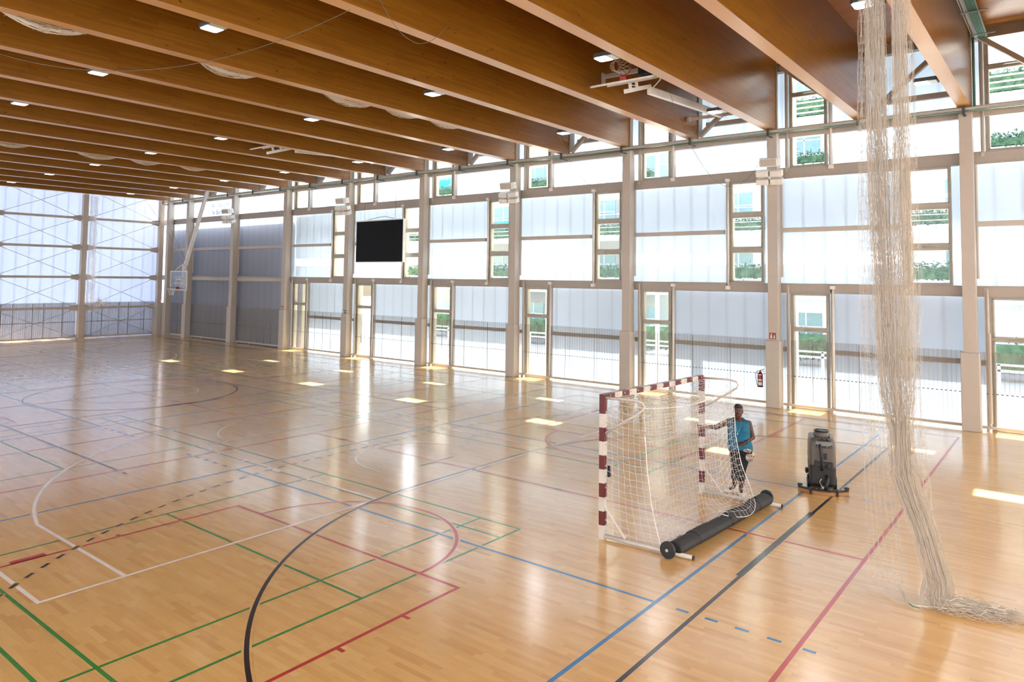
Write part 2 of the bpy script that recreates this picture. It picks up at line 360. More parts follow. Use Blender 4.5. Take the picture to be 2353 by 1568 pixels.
def ribbon(mb, pts, w, z, ext=0.0):
    P = [Vector((p[0], p[1], 0)) for p in pts]
    Q = [P[0]]
    for p in P[1:]:
        if (p - Q[-1]).length > 1e-5: Q.append(p)
    P = Q
    closed = len(P) > 3 and (P[0]-P[-1]).length < 1e-4
    if closed: P = P[:-1]
    n = len(P); L = []; Rr = []
    for i in range(n):
        a = P[(i-1) % n] if (closed or i > 0) else None; b = P[(i+1) % n] if (closed or i < n-1) else None
        d1 = (P[i]-a).normalized() if a is not None else None; d2 = (b-P[i]).normalized() if b is not None else None
        if d1 is None: d1 = d2
        if d2 is None: d2 = d1
        t = (d1+d2); t = t.normalized() if t.length > 1e-6 else d1
        nn = Vector((-t.y, t.x, 0)); c = max(0.3, nn.dot(Vector((-d1.y, d1.x, 0))))
        p = P[i].copy()
        if not closed and i == 0: p -= d1*ext
        if not closed and i == n-1: p += d1*ext
        L.append(p + nn*(w/2/c)); Rr.append(p - nn*(w/2/c))
    for i in range(n if closed else n-1):
        j = (i+1) % n
        mb.quad((Rr[i].x, Rr[i].y, z), (Rr[j].x, Rr[j].y, z), (L[j].x, L[j].y, z), (L[i].x, L[i].y, z))
for c in ('green', 'blue', 'red', 'white', 'black'):
    mb = MB(); hb = MB(); z = LV[c]/1000
    for q, (pts, w, halo) in enumerate(lines[c]):
        jz = (q % 7) * 2.5e-5
        ribbon(mb, pts, w, z + 0.00032 + jz, 0.0)
        if c != 'green': ribbon(hb, pts, w + 0.05, z + jz, 0.012)
    o = mb.build(c + '_line_marking', MATS[c], floor)
    if c != 'green': hb.build('bare_floor_gap', FLOOR, floor)

# ceiling, and unseen closing walls made translucent for fill light
mb = MB(); mb.quad((XL, YBACK, ZTOP+0.08), (XL, YEND, ZTOP+0.08), (XG+0.2, YEND, ZTOP+0.08), (XG+0.2, YBACK, ZTOP+0.08))
mb.box(XL, XG+0.2, YBACK, YEND, ZTOP+0.09, ZTOP+0.3)
tag(mb.build('ceiling', CEILP), kind='structure')
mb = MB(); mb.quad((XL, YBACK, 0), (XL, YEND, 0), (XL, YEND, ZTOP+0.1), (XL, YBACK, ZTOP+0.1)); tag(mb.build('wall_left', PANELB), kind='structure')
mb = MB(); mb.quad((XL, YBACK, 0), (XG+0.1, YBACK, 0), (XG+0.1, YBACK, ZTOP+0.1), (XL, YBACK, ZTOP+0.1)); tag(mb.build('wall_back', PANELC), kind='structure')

# glazed long wall: translucent skin, built round the window openings
wall = MB()
def wq(y0, y1, z0, z1): wall.quad((XG, y0, z0), (XG, y1, z0), (XG, y1, z1), (XG, y0, z1))
WIN = []            # (y0, y1, [ (z0, z1) panes ], upper tier?)
for k in range(-2, 9):
    a, b = (yc(k), yc(k+1)) if k < 8 else (yc(8), yc(9)+0.6)
    if k <= 5:
        f0, f1 = b - 1.29, b - 0.20      # window at the far end of the bay in the low and high tier
        g0, g1 = a + 0.60, a + 1.68      # window near the close column in the middle tier
        wq(a, f0, 0.02, ZT1[0]); wq(f1, b, 0.02, ZT1[0])
        wq(a, g0, ZT1[0], ZT2[0]); wq(g1, b, ZT1[0], ZT2[0])
        wq(a, f0, ZT2[0], ZTOP); wq(f1, b, ZT2[0], ZTOP)
        WIN.append((f0, f1, [(0.06, 2.28), (2.42, 3.36)], 'low', k)); WIN.append((g0, g1, [(3.79, 4.66), (4.86, 5.77), (5.96, 6.85)], 'mid', k)); WIN.append((f0, f1, [(7.30, 9.39), (9.54, 10.28)], 'top', k))
    else:
        wq(a, b, 0.02, ZTOP)
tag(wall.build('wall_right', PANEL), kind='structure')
for i, (y0, y1, panes, tier, k) in enumerate(WIN):
    fr = MB(); z0 = panes[0][0]-0.07; z1 = panes[-1][1]+0.07; xf = 22.20
    fr.box(xf, 22.34, y0, y0+0.075, z0, z1); fr.box(xf, 22.34, y1-0.11, y1, z0, z1)
    zs = [z0] + [v for p in panes for v in p] + [z1]
    for q in range(0, len(zs), 2): fr.box(xf, 22.34, y0+0.075, y1-0.11, zs[q], zs[q+1])
    for p in panes:     # inner sash lines
        fr.box(xf-0.03, xf, y0+0.05, y1-0.07, p[0]-0.035, p[0]-0.008); fr.box(xf-0.03, xf, y0+0.05, y1-0.07, p[1]+0.008, p[1]+0.035)
        fr.box(xf-0.03, xf, y0+0.045, y0+0.07, p[0]-0.03, p[1]+0.03); fr.box(xf-0.03, xf, y1-0.105, y1-0.075, p[0]-0.03, p[1]+0.03)
    f = tag(fr.build('window_%d' % (i+1), FRAME), kind='structure')
    g = MB()
    for p in panes: g.quad((22.27, y0+0.07, p[0]), (22.27, y1-0.10, p[0]), (22.27, y1-0.10, p[1]), (22.27, y0+0.07, p[1]))
    g.build('glass_pane', GLASS, f)
    # window tube posts with end brackets
    px0 = y0-0.09 if tier != 'mid' else y1+0.07
    zt0, zt1 = (0.05, ZT1[1]-0.06) if tier == 'low' else ((ZT1[1]-0.22, ZT2[0]+0.12) if tier == 'mid' else (ZT2[1]-0.14, ZTOP))
    s = MB(); s.box(22.16, 22.30, px0-0.05, px0+0.03, max(zt0, 0.02), zt1)
    s.build('side_post', STEEL, f)
    s = MB(); s.cyl((22.13, px0-0.045, zt0+0.1), (22.13, px0-0.045, zt1-0.03), 0.038, 12); s.build('tube_post', TUBEW, f, smooth=True)
    s = MB()
    if tier != 'top': s.box(22.06, 22.20, px0-0.11, px0+0.03, zt1-0.10, zt1)
    if tier != 'low': s.box(22.06, 22.20, px0-0.11, px0+0.03, zt0, zt0+0.12)
    if s.v: s.build('end_bracket', TUBEW, f, bevel=0.01)
    if tier != 'mid':
        s = MB(); s.box(22.12, 22.22, y1+0.02, y1+0.10, max(zt0, 0.02), zt1); s.cyl((22.10, y1+0.03, zt0+0.1), (22.10, y1+0.03, zt1-0.05), 0.03, 10)
        if tier == 'low': s.cyl((22.09, y1+0.005, 0.2), (22.09, y1+0.005, 2.5), 0.035, 10)
        s.build('guide_rail', STEEL, f)
    s = MB()     # opening handle on the main rail
    zh = {'low': 2.35, 'mid': 4.76, 'top': 9.46}[tier]
    s.tube([(22.16, y0+0.3, zh), (22.12, y0+0.36, zh+0.01), (22.12, y0+0.62, zh+0.01), (22.16, y0+0.68, zh)], 0.012, 6)
    s.build('handle', GALV, f)
# long horizontal steel members
def hbeam(name, x0, y0, y1, z0, z1, mat, d=0.16):
    s = MB(); s.box(x0+0.03, x0+0.05, y0, y1, z0, z1); s.box(x0, x0+d, y0, y1, z0, z0+0.018); s.box(x0, x0+d, y0, y1, z1-0.018, z1)
    return tag(s.build(name, mat), kind='structure')
hbeam('trim_1', 22.13, YBACK, YEND, ZT1[0], ZT1[1], TRANS); hbeam('trim_2', 22.13, YBACK, YEND, ZT2[0], ZT2[1], TRANS)
hbeam('trim_3', 22.10, YBACK, YEND, ZT3[0], ZT3[1], STEEL, 0.2)
s = MB(); s.box(22.1, 22.36, YBACK, YEND, ZTOP-0.22, ZTOP+0.05); tag(s.build('trim_4', TRANS), kind='structure')
NAMES_BAY = {}
for k in range(-1, 9):
    a, b = (yc(k)+0.36, yc(k+1)+0.04) if k < 8 else (yc(8)+0.36, yc(9))
    nm = BAY[k]
    if k <= 5:
        y0r, y1r = yc(k)+1.84, b
        zr = (5.27, 5.40)
    else: y0r, y1r, zr = a, b, (5.24, 5.40)
    rail = MB(); rail.box(22.10, 22.24, y0r, y1r, zr[0], zr[1]); tag(rail.build('facade_rail', STEEL, bevel=0.008), 'pale mid-height wall rail %s' % nm, 'rail')
    if k >= 6:
        rail = MB(); rail.box(22.10, 22.24, a, b, 3.47, 3.63); tag(rail.build('facade_rail', STEEL, bevel=0.008), 'lower pale wall rail %s' % nm, 'rail')
    elif k < 6:
        rail = MB(); rail.box(22.18, 22.30, a, yc(k+1)-1.36, 1.66, 1.79); rail.box(22.18, 22.30, yc(k+1)-0.16, yc(k+1)+0.1, 1.66, 1.79)
        tag(rail.build('girt_rail', TRANS), 'dark waist-high rail seen through the floor mesh %s' % nm, 'rail')
    if k < 8:
        rail = MB(); rail.box(22.08, 22.2, yc(k)+0.36, yc(k)+2.42, 8.79, 8.94); rail.box(22.08, 22.2, yc(k)+2.62, yc(k+1)-1.42, 8.79, 8.94) if k > 5 else None
        tag(rail.build('high_rail', STEEL), 'short high rail close under the roof %s' % nm, 'rail')
# perforated sheet guard along the floor
def guard(nm, y0, y1, label):
    g = MB(); g.quad((22.125, y0, 0.10), (22.125, y1, 0.10), (22.125, y1, 2.02), (22.125, y0, 2.02))
    o = g.build('mesh_guard', MESHY)
    fr = MB(); fr.box(22.09, 22.14, y0, y1, 0.06, 0.13); fr.build('bottom_rail', STEEL, o)
    d = MB(); y = y0+0.04
    while y < y1-0.08: d.box(22.118, 22.132, y, y+0.05, 0.94, 0.962); y += 0.105
    tag(d.build('slot_row', DARK, o), kind='stuff')
    p = MB(); q = y0 + 1.24
    while q < y1-0.5: p.box(22.128, 22.14, q-0.006, q+0.006, 0.1, 1.98); q += 0.63 if int(q*10) % 2 else 1.26
    if p.v: tag(p.build('stiffener', DARK, o), kind='stuff')
    for yy in ((y1-1.36, y1-0.12) if y1 - y0 > 4 else (y1-0.2,)):
        f = MB(); f.box(22.08, 22.15, yy-0.03, yy+0.03, 0.0, 0.12); f.build('foot', STEEL, o)
    tag(o, label, 'mesh guard')
for k in range(-1, 9):
    a = yc(k)+0.42; b = yc(k+1)
    guard('g', a, b, 'fine metal mesh guard along the floor %s' % BAY[k])
# outside block that darkens the far bays
BW = plain('neighbour_wall_paled', (0.66, 0.62, 0.64), 0.8)

# columns
def make_column():
    r = empty('steel_column', (0, 0, 0))
    s = MB(); s.box(21.80, 22.13, 0.05, 0.35, 1.98, 8.22); s.build('shaft', STEEL, r, bevel=0.006)
    s = MB(); s.box(21.97, 22.13, 0.345, 0.352, 1.98, 8.2); s.cyl((22.14, 0.02, 3.9), (22.14, 0.02, 6.9), 0.03, 8); s.build('conduit', STEEL, r)
    s = MB(); s.box(21.75, 22.10, 0.0, 0.42, 0.0, 2.0); s.build('padded_base', JACKET, r, bevel=0.018)
    s = MB(); s.box(21.79, 22.12, 0.06, 0.34, 8.22, 8.36); s.box(21.86, 22.1, 0.1, 0.3, 8.36, ZTOP); s.build('cap_plate', STEEL, r)
    return r
col0 = make_column()
CL = {0: 'padded white steel wall column standing behind the tall hanging net', 1: 'padded white steel column with red sign, beside the red extinguisher',
      2: 'padded white steel wall column rising behind the handball goal', 3: 'padded white column with box lights, halfway between goal and scoreboard',
      4: 'padded white column beside the scoreboard, on the goal side', 5: 'padded white column with green exit sign beside the scoreboard',
      6: 'padded white column where the dark panels begin, with small red sign', 7: 'padded white column between the two wide dark panels',
      8: 'padded white column directly behind the lowered basketball hoop', 9: 'last padded white column of the long wall, by the far corner', -1: 'white steel wall column outside the view'}
for k in list(range(0, 10)) + [-1]:
    c = col0 if k == 0 else copy_tree(col0)
    c.location = (0, yc(k), 0); tag(c, CL[k], 'column')
# roof beams
bm_mb = MB(); L = 30.7
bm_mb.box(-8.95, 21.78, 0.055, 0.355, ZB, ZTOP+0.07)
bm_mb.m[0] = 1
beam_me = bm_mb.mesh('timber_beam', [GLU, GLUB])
bolt = MB()
for q in range(7):
    for dx, dz in ((0.12, 0.0), (0.30, 0.05)):
        z = ZB+0.28+q*0.26+dz; x = 21.78-dx
        bolt.cyl((x, 0.056, z), (x, 0.049, z), 0.014, 8)
bolt_me = bolt.mesh('bolt_heads', DARK)
plate = MB(); plate.box(21.78, 21.80, 0.03, 0.38, ZB, ZTOP-0.05); plate_me = plate.mesh('end_plate', TRANS)
ks = [-1.0, -0.5] + [0.5*i for i in range(0, 17)] + [9]
for n, k in enumerate(ks):
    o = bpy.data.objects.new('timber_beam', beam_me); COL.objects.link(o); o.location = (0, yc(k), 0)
    for nm, me in (('bolt_heads', bolt_me), ('end_plate', plate_me)):
        c = bpy.data.objects.new(nm, me); COL.objects.link(c); c.parent = o
        if nm == 'bolt_heads': c['kind'] = 'stuff'
    if k == 0: lb = 'first deep orange timber roof beam, with green cable tray along its face'
    elif k < 0: lb = ('deep timber roof beam above the camera, %s one out of view' % ('first' if k == -0.5 else 'second'))
    elif k == 9: lb = 'last timber roof beam, lying against the far translucent end wall'
    else: lb = 'deep orange glulam roof beam, %s counting away from the camera' % ORD[int(k*2)]
    tag(o, lb, 'roof beam')
    if k in (-0.5, 0.5, 1.5, 2.5, 3.5, 4.5, 5.5, 6.5, 7.5):
        r = empty('beam_support', (0, yc(k), 0))
        p = MB(); p.box(21.80, 22.12, 0.05, 0.07, ZT3[1], ZTOP); p.box(21.80, 22.12, 0.33, 0.35, ZT3[1], ZTOP); p.box(21.95, 21.97, 0.07, 0.33, ZT3[1], ZTOP); p.build('post', STEEL, r)
        for s in (-1, 1):
            d = MB(); a = Vector((21.98, 0.2 + s*0.12, ZT3[1]+0.02)); b = Vector((21.98, 0.2 + s*2.28, ZTOP-0.12))
            t = (b-a).normalized(); M = Matrix.Translation((a+b)/2) @ t.to_track_quat('Z', 'X').to_matrix().to_4x4(); ll = (b-a).length/2
            d.box(-0.06, 0.06, -0.075, 0.075, -ll, ll, 0, M); d.build('diagonal_brace', STEEL, r)
        tag(r, 'white V braces and post at the wall end of the %s roof beam' % (ORD[int(k*2)] if k > 0 else 'unseen'), 'brace')
# ------------------------------------------------------------------ far end wall
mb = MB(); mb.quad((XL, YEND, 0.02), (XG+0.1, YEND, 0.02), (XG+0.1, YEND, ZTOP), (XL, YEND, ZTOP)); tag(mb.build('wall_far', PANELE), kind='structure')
YW = 45.36
ECX = [17.16 - 4.55*i for i in range(0, 6)]
for i, x in enumerate([21.60] + ECX):
    r = empty('end_column', (x, YW, 0))
    s = MB(); s.box(0.03, 0.30, 0.03, 0.33, 1.98, 8.4 if i else ZTOP); s.build('shaft', STEEL, r, bevel=0.006)
    s = MB()
    if i == 0: s.box(-0.10, 0.34, -0.30, 0.36, 0, 2.0)
    else: s.box(0.0, 0.36, 0.0, 0.36, 0, 2.0)
    s.build('padded_base', JACKET, r, bevel=0.018)
    tag(r, ['padded white end-wall column standing in the far corner', 'padded white column of the end wall beside the bunched net'][i] if i < 2 else 'white end-wall column, %s one out of view' % ORD[i-2], 'column')
for i in range(len(ECX)):
    x1 = 21.62 if i == 0 else ECX[i-1]; x0 = ECX[i] + 0.32
    where = ['bay beside the corner', 'second bay from the corner'][i] if i < 2 else '%s unseen bay' % ORD[i-2]
    zs = [1.78, 3.56, 5.30, 7.00, 8.76]
    for q, z in enumerate(zs[:4]):
        s = MB(); s.box(x0, x1, YW+0.12, YW+0.22, z-0.065, z+0.065)
        tag(s.build('end_rail', STEEL, bevel=0.006), 'white horizontal end-wall rail, %s up from the floor, %s' % (ORD[q], where), 'rail')
    zz = [0.06] + zs
    for q in range(5):
        r = empty('cross_brace', ((x0+x1)/2, YW+0.245, (zz[q]+zz[q+1])/2))
        hx = (x1-x0)/2; hz = (zz[q+1]-zz[q])/2
        for sg in (-1, 1):
            s = MB(); s.cyl((-hx+0.1, 0.01*sg, -sg*(hz-0.04)), (hx-0.1, 0.01*sg, sg*(hz-0.04)), 0.012, 6); s.build('brace_rod', TRANS, r)
        for sx in (-1, 1):
            for sz in (-1, 1):
                g = MB(); M = Matrix.Translation((sx*hx, 0, sz*hz)) @ Matrix.Rotation(math.pi/2, 4, 'X')
                g.prism([(0, 0), (-sx*0.42, 0.0), (-sx*0.42, -sz*0.10), (0, -sz*0.19)][::(1 if sx*sz < 0 else -1)], -0.006, 0.006, 0, M); g.build('gusset_plate', STEEL, r)
        tag(r, 'crossed bracing rods on the end wall, %s cell up, %s' % (ORD[q], where), 'brace')
    g = MB(); g.quad((x0+0.03, YW+0.30, 0.10), (x1-0.05, YW+0.30, 0.10), (x1-0.05, YW+0.30, 2.08), (x0+0.03, YW+0.30, 2.08)); o = g.build('end_mesh_guard', MESHX)
    f = MB(); f.box(x0+0.03, x1-0.05, YW+0.27, YW+0.32, 0.05, 0.13); f.build('bottom_rail', STEEL, o)
    f = MB(); f.box(x0+0.03, x1-0.05, YW+0.31, YW+0.33, 0.95, 0.985); f.build('middle_rail', DARK, o)
    f = MB(); x = x0+0.5
    q = 0
    while x < x1-0.2: f.box(x-0.014, x+0.014, YW+0.31, YW+0.33, 0.1, 2.05); x += (0.55, 0.95)[q % 2]; q += 1
    tag(f.build('stiffener', DARK, o), kind='stuff')
    tag(o, 'fine metal mesh at the foot of the end wall, %s' % where, 'mesh guard')

# ------------------------------------------------------------------ outdoors
GROUND = plain('pale_paving', (0.58, 0.56, 0.52), 0.8); CONC = plain('white_render', (0.86, 0.86, 0.85), 0.8); LEAFM = plain('leaf_green', (0.06, 0.13, 0.055), 0.6, var=0.5, scale=3.0)
WINB = plain('dark_window', (0.26, 0.40, 0.40), 0.15); AWN = plain('turquoise_awning', (0.05, 0.42, 0.38), 0.7); GREYB = plain('grey_louvre', (0.35, 0.37, 0.36), 0.6)
mb = MB(); mb.quad((XG+0.1, -60, -0.02), (120, -60, -0.02), (120, 110, -0.02), (XG+0.1, 110, -0.02)); mb.quad((-80, -60, -0.03), (XL-0.02, -60, -0.03), (XL-0.02, YEND, -0.03), (-80, YEND, -0.03)); mb.quad((XL-0.02, -60, -0.03), (XG+0.1, -60, -0.03), (XG+0.1, YBACK-0.02, -0.03), (XL-0.02, YBACK-0.02, -0.03)); mb.quad((-60, YEND, -0.02), (XG+0.1, YEND, -0.02), (XG+0.1, 110, -0.02), (-60, 110, -0.02))  # strips beyond the unseen walls added to bounce in more fill light
o = mb.build('outdoor_ground', GROUND); tag(o, kind='structure')
# sunshade galleries outside the long wall
for i, (z, nm) in enumerate(((3.50, 'lower'), (7.02, 'middle'), (10.55, 'upper'))):
    r = empty('sunshade_gallery', (23.3, 0, z))
    s = MB(); s.box(-0.78, 0.93, YBACK, 32.1, -0.02, 0.03); s.build('grating_deck', WHITE, r)
    s = MB(); s.box(0.93, 0.99, YBACK, 32.1, -0.12, 0.05); s.build('edge_beam', WHITE, r)
    tag(r, 'white %s sunshade gallery running outside the translucent wall' % nm, 'sunshade')
for nm, zz in (('middle', (5.30, 6.36)), ('upper', (9.0, 9.72))):
    r = empty('sun_louvre', (24.2, 0, zz[0])); z = 0.0; s = MB()
    while z <= zz[1]-zz[0]+0.01: s.box(-0.09, 0.09, YBACK, 32.1, z-0.002, z+0.002); z += 0.17
    s.build('slats', WHITE, r); pass; tag(r, 'band of thin white horizontal slats outside the %s row of windows' % nm, 'louvre')
for i in range(-2, 6):
    y = 2.25 + 5.019*i
    s = MB(); s.box(24.31, 24.43, y-0.05, y+0.07, 0, 10.5); tag(s.build('gallery_post', WHITE), 'white gallery post outside the windows, %s counting away from the camera' % ORD[i+2], 'post')
s = MB(); s.cyl((24.6, 9.9, 0), (24.6, 9.9, 16), 0.20, 14); tag(s.build('mast_pole', CONC), 'thick pole outside shading a soft grey stripe on the panels above the goal', 'pole')
mb = MB(); mb.box(22.92, 27.0, 32.15, 47.5, 0, 7.22); mb.m[5] = 1; tag(mb.build('neighbour_block', [plain('neighbour_wall_dimmed', (0.30, 0.28, 0.20), 0.8), BW]), 'grey block built against the dark panels near the far corner', 'building')  # face behind the panels paled to brighten them, rest dimmed against sun glare
def leafcloud(name, boxes, n, label, sz=0.16, parent=None):
    mb = MB(); tot = sum((b[1]-b[0])*(b[3]-b[2])+0.01 for b in boxes)
    for b in boxes:
        kx = int(n*((b[1]-b[0])*(b[3]-b[2])+0.01)/tot)
        mb.box(b[0]+0.12, b[1], b[2]+0.1, b[3]-0.1, b[4]+0.15, b[5]-0.2)
        for _ in range(kx):
            c = Vector((R.uniform(b[0]-0.1, b[1]), R.uniform(b[2], b[3]), b[4] + (b[5]-b[4])*R.random()**0.8 + R.gauss(0, 0.06)))
            u = Vector((R.gauss(0, 1), R.gauss(0, 1), R.gauss(0, 1))).normalized(); w = u.orthogonal().normalized(); a = sz*R.uniform(0.5, 1.2)
            mb.quad(c-u*a, c-w*a*0.5, c+u*a, c+w*a*0.5)
    o = mb.build(name, LEAFM, parent)
    return tag(o, label, 'hedge') if parent is None else o
def building(x, y0, y1, h, fl, label, tint=CONC, step=3.4, win=True):
    r = empty('apartment_building', (x, (y0+y1)/2, 0), label=label, cat='building')
    def P(mbx, nm, m): mbx.build(nm, m, r).location = (-x, -(y0+y1)/2, 0)
    s = MB(); s.box(x, x+10, y0, y1, 0, h); P(s, 'walls', tint)
    s = MB(); g = MB(); gl = MB(); aw = MB(); q = 0
    for f in range(fl):
        z = 0.9 + f*h/fl
        s.box(x-1.25, x, y0, y1, z+h/fl-1.05, z+h/fl-0.90) if f < fl-1 else None
        y = y0+0.8
        while y < y1-1.6:
            gl.box(x-0.03, x+0.01, y, y+1.5, z, z+1.35); g.box(x-0.06, x-0.03, y+0.72, y+0.78, z, z+1.35); g.box(x-0.06, x-0.03, y, y+1.5, z+0.65, z+0.70)
            if (q*7 + f*3) % 11 == 0: aw.box(x-1.3, x-1.26, y-0.7, y+1.9, z-0.75, z+0.25)
            y += step; q += 1
    P(s, 'balcony_slabs', CONC); tag(gl.build('windows', WINB, r), kind='stuff').location = (-x, -(y0+y1)/2, 0); P(g, 'window_bars', WHITE)
    if aw.v: P(aw, 'awnings', AWN)
    return r
b1 = building(37.0, -8, 16, 15.5, 5, 'white apartment block with planted balconies seen through the windows by the hanging net')
b2 = building(37.0, 18, 37, 12.5, 4, 'grey apartment block behind the further windows', GREYB, 2.6)
hz = []
for f, (z, z1) in enumerate(((3.8, 4.62), (6.2, 7.0), (9.3, 9.95), (11.55, 12.65))):
    o = leafcloud('balcony_hedge', [(34.9, 35.5, -8, 16, z, z1)], 6500, 'row of green hedge on the %s balcony up the white block' % ORD[f], 0.09)
    s = MB(); s.box(35.0, 35.6, -8, 16, z-0.12, z+0.1); s.build('planter_trough', CONC, o)
for f, (z, z1) in enumerate(((3.8, 4.6), (6.2, 7.0), (9.3, 9.95))):
    o = leafcloud('balcony_hedge', [(34.9, 35.5, 18, 37, z, z1)], 4500, 'green hedge on the %s balcony up the grey block' % ORD[f], 0.09)
    s = MB(); s.box(35.0, 35.62, 18, 37, z-0.12, z+0.1); s.build('planter_trough', CONC, o)
leafcloud('playground_hedge', [(33.6, 34.4, -25, 37, 0.3, 1.6)], 2500, 'clipped hedge at the back of the outdoor court')
s = MB()
for z in (0.75, 0.95): s.box(30.0, 30.06, -25, 37, z, z+0.07)
for i in range(22): s.box(30.0, 30.07, -24+i*2.9, -23.9+i*2.9, 0, 1.0)
tag(s.build('boundary_fence', WHITE), 'low white rail fence beyond the outdoor court', 'fence')
s = MB(); s.tube([(27.0, 0.2, 0), (27.0, 0.2, 2.1), (26.2, 0.2, 2.9)], 0.07, 8); s.box(26.1, 26.14, -0.7, 1.1, 2.9, 3.9); s.lathe([(0.23, -0.01), (0.23, 0.01)], 16, 0, Matrix.Translation((25.85, 0.2, 3.02)))
tag(s.build('outdoor_basketball_hoop', WHITE), 'white outdoor basketball stand seen through the window beyond the hanging net', 'hoop')

# ------------------------------------------------------------------ fittings on the long wall
LAMP = plain('lamp_glow', (1, 1, 1), 0.4, emit=(1.0, 0.97, 0.92), es=2.2); LENSG = plain('lamp_glass', (0.55, 0.60, 0.60), 0.15)
def make_lamp():
    r = empty('ceiling_lamp', (0, 0, 0))
    M = Matrix.Rotation(math.pi/2, 4, 'Z')
    s = MB(); s.prism([(-0.19, -0.19), (-0.15, -0.23), (0.15, -0.23), (0.19, -0.19), (0.19, 0.22), (0.13, 0.27), (-0.13, 0.27), (-0.19, 0.22)], 0, 0.085); s.build('housing', DARK, r, bevel=0.01)
    s = MB(); s.prism([(-0.165, -0.04), (0.165, -0.04), (0.165, 0.21), (0.12, 0.25), (-0.12, 0.25), (-0.165, 0.21)], -0.008, 0.0); s.build('lit_lens', LAMP, r)
    s = MB(); s.box(-0.165, 0.165, -0.20, -0.05, -0.006, 0); s.build('grey_lens', LENSG, r)
    s = MB(); s.cyl((0, -0.22, 0.045), (0, -0.25, 0.05), 0.028, 10); s.box(-0.05, 0.05, -0.262, -0.245, 0.0, 0.14); s.build('bracket_arm', DARK, r)
    return r
lamp0 = make_lamp(); first = True
for xi, (x, nm) in enumerate(((18.66, 'row beside the glazed wall'), (12.77, 'middle row'), (6.88, 'row farther from the glazed wall'))):
    for k in list(range(0, 9)):
        if xi == 2 and k < 2: continue
        c = lamp0 if first else copy_tree(lamp0); first = False
        c.location = (x, yc(k)+0.355+0.264, 8.40)
        n = k if xi < 2 else k-2
        tag(c, 'lit ceiling lamp, %s counting from the camera in the %s' % (ORD[n], nm), 'lamp', 'ceiling lamps on the roof beams')
def make_speaker(r0):
    r = empty('loudspeaker', (0, 0, 0))
    M = Matrix.Rotation(math.radians(-14), 4, 'Y')
    s = MB(); s.box(-0.30, 0.02, -0.26, 0.26, -0.12, 0.14, 0, M); s.build('cabinet', TUBEW, r, bevel=0.02)
    s = MB(); s.box(-0.315, -0.30, -0.22, 0.22, -0.09, 0.11, 0, M); s.build('front_grille', JACKET, r)
    s = MB(); s.box(-0.20, 0.06, -0.285, -0.265, -0.11, 0.13, 0, M); s.cyl((-0.06, -0.29, 0.0), (-0.06, -0.32, 0.0), 0.03, 10); s.build('side_bracket', WHITE, r)
    s = MB(); s.box(-0.02, 0.195, -0.03, 0.03, -0.03, 0.03); s.build('wall_arm', WHITE, r); return r
def make_flood():
    r = empty('twin_floodlight', (0, 0, 0))
    M = Matrix.Rotation(math.radians(-18), 4, 'Y')
    for j, z in enumerate((0.0, -0.24)):
        for y in (-0.20, 0.20):
            s = MB(); s.box(-0.22-0.03*j, 0.05, y-0.18, y+0.18, z-0.085, z+0.085, 0, M); s.build('lamp_box', TUBEW, r, bevel=0.012)
    s = MB(); s.box(0.04, 0.09, -0.34, 0.34, -0.28, 0.08, 0, M); s.box(-0.1, 0.0, -0.03, 0.03, -0.16, -0.06, 0, M); s.box(0.05, 0.2, -0.04, 0.04, -0.2, -0.1); s.build('mounting_frame', WHITE, r); return r
sp0 = make_speaker(None); fl0 = make_flood()
for i, k in enumerate((1, 3, 5, 7)):
    a = sp0 if i == 0 else copy_tree(sp0); a.location = (21.58, yc(k)+0.2, 7.37); a.rotation_euler = (0, 0, math.radians(12))
    b = fl0 if i == 0 else copy_tree(fl0); b.location = (21.60, yc(k)+0.2, 7.04); b.rotation_euler = (0, 0, math.radians(12))
    wh = ['beside the red sign', 'between the goal and the scoreboard', 'with the green exit sign', 'between the dark panels'][i]
    tag(a, 'white box loudspeaker high on the wall column %s' % wh, 'loudspeaker', 'loudspeakers on the columns'); tag(b, 'four-box white floodlight under the loudspeaker on the column %s' % wh, 'floodlight', 'floodlights on the columns')
# cable tray
r = empty('cable_tray', (21.62, 0, 8.24), label='perforated cable tray with green cables running under the beam ends', cat='cable tray')
s = MB(); s.box(-0.11, 0.11, YBACK, 44.9, 0.0, 0.008); s.box(-0.11, -0.105, YBACK, 44.9, 0.0, 0.075); s.box(0.105, 0.11, YBACK, 44.9, 0, 0.055)
s.build('tray', plain('tray_metal', (0.50, 0.47, 0.40), 0.5, 0.3), r)
s = MB()
for j in range(4):
    pts = []; y = YBACK+1
    while y < 33: pts.append((-0.09+0.03*j+R.gauss(0, 0.006), y, 0.0 - 0.02*(j % 3 == 0)+R.gauss(0, 0.004))); y += 0.9
    s.tube(pts, 0.008, 5)
s.build('green_cables', GREENC, r)
h0 = MB(); h0.box(-0.13, -0.09, -0.03, 0.03, -0.09, 0.13); h0.box(-0.13, 0.30, -0.03, 0.03, -0.10, -0.07); hm = h0.mesh('hanger', DARK)
for k in ks[1:]:
    c = bpy.data.objects.new('hanger', hm); COL.objects.link(c); c.parent = r; c.location = (-0.06, yc(k)+0.2, 0.0)
r = empty('cable_riser', (21.86, 2.0, 8.3), label='upright cable run with green cables climbing the wall end of the first beam', cat='cable tray')
s = MB(); s.box(0.0, 0.06, -0.075, -0.01, 0, 2.0); s.build('riser_channel', TRANS, r)
s = MB()
for j in range(2): s.tube([(-0.02-0.012*j, -0.06+0.012*j, z) for z in (-0.05, 0.5, 1.0, 1.5, 2.0)], 0.011, 5)
s.build('green_cables', GREENC, r)
r = empty('ladder_tray', (15.5, 1.80, 10.22), label='overhead wire tray full of green cables beside the first roof beam', cat='cable tray')
s = MB(); s.box(-6.5, 6.4, -0.17, 0.13, -0.01, 0.0); s.build('tray', GALV, r)
s = MB()
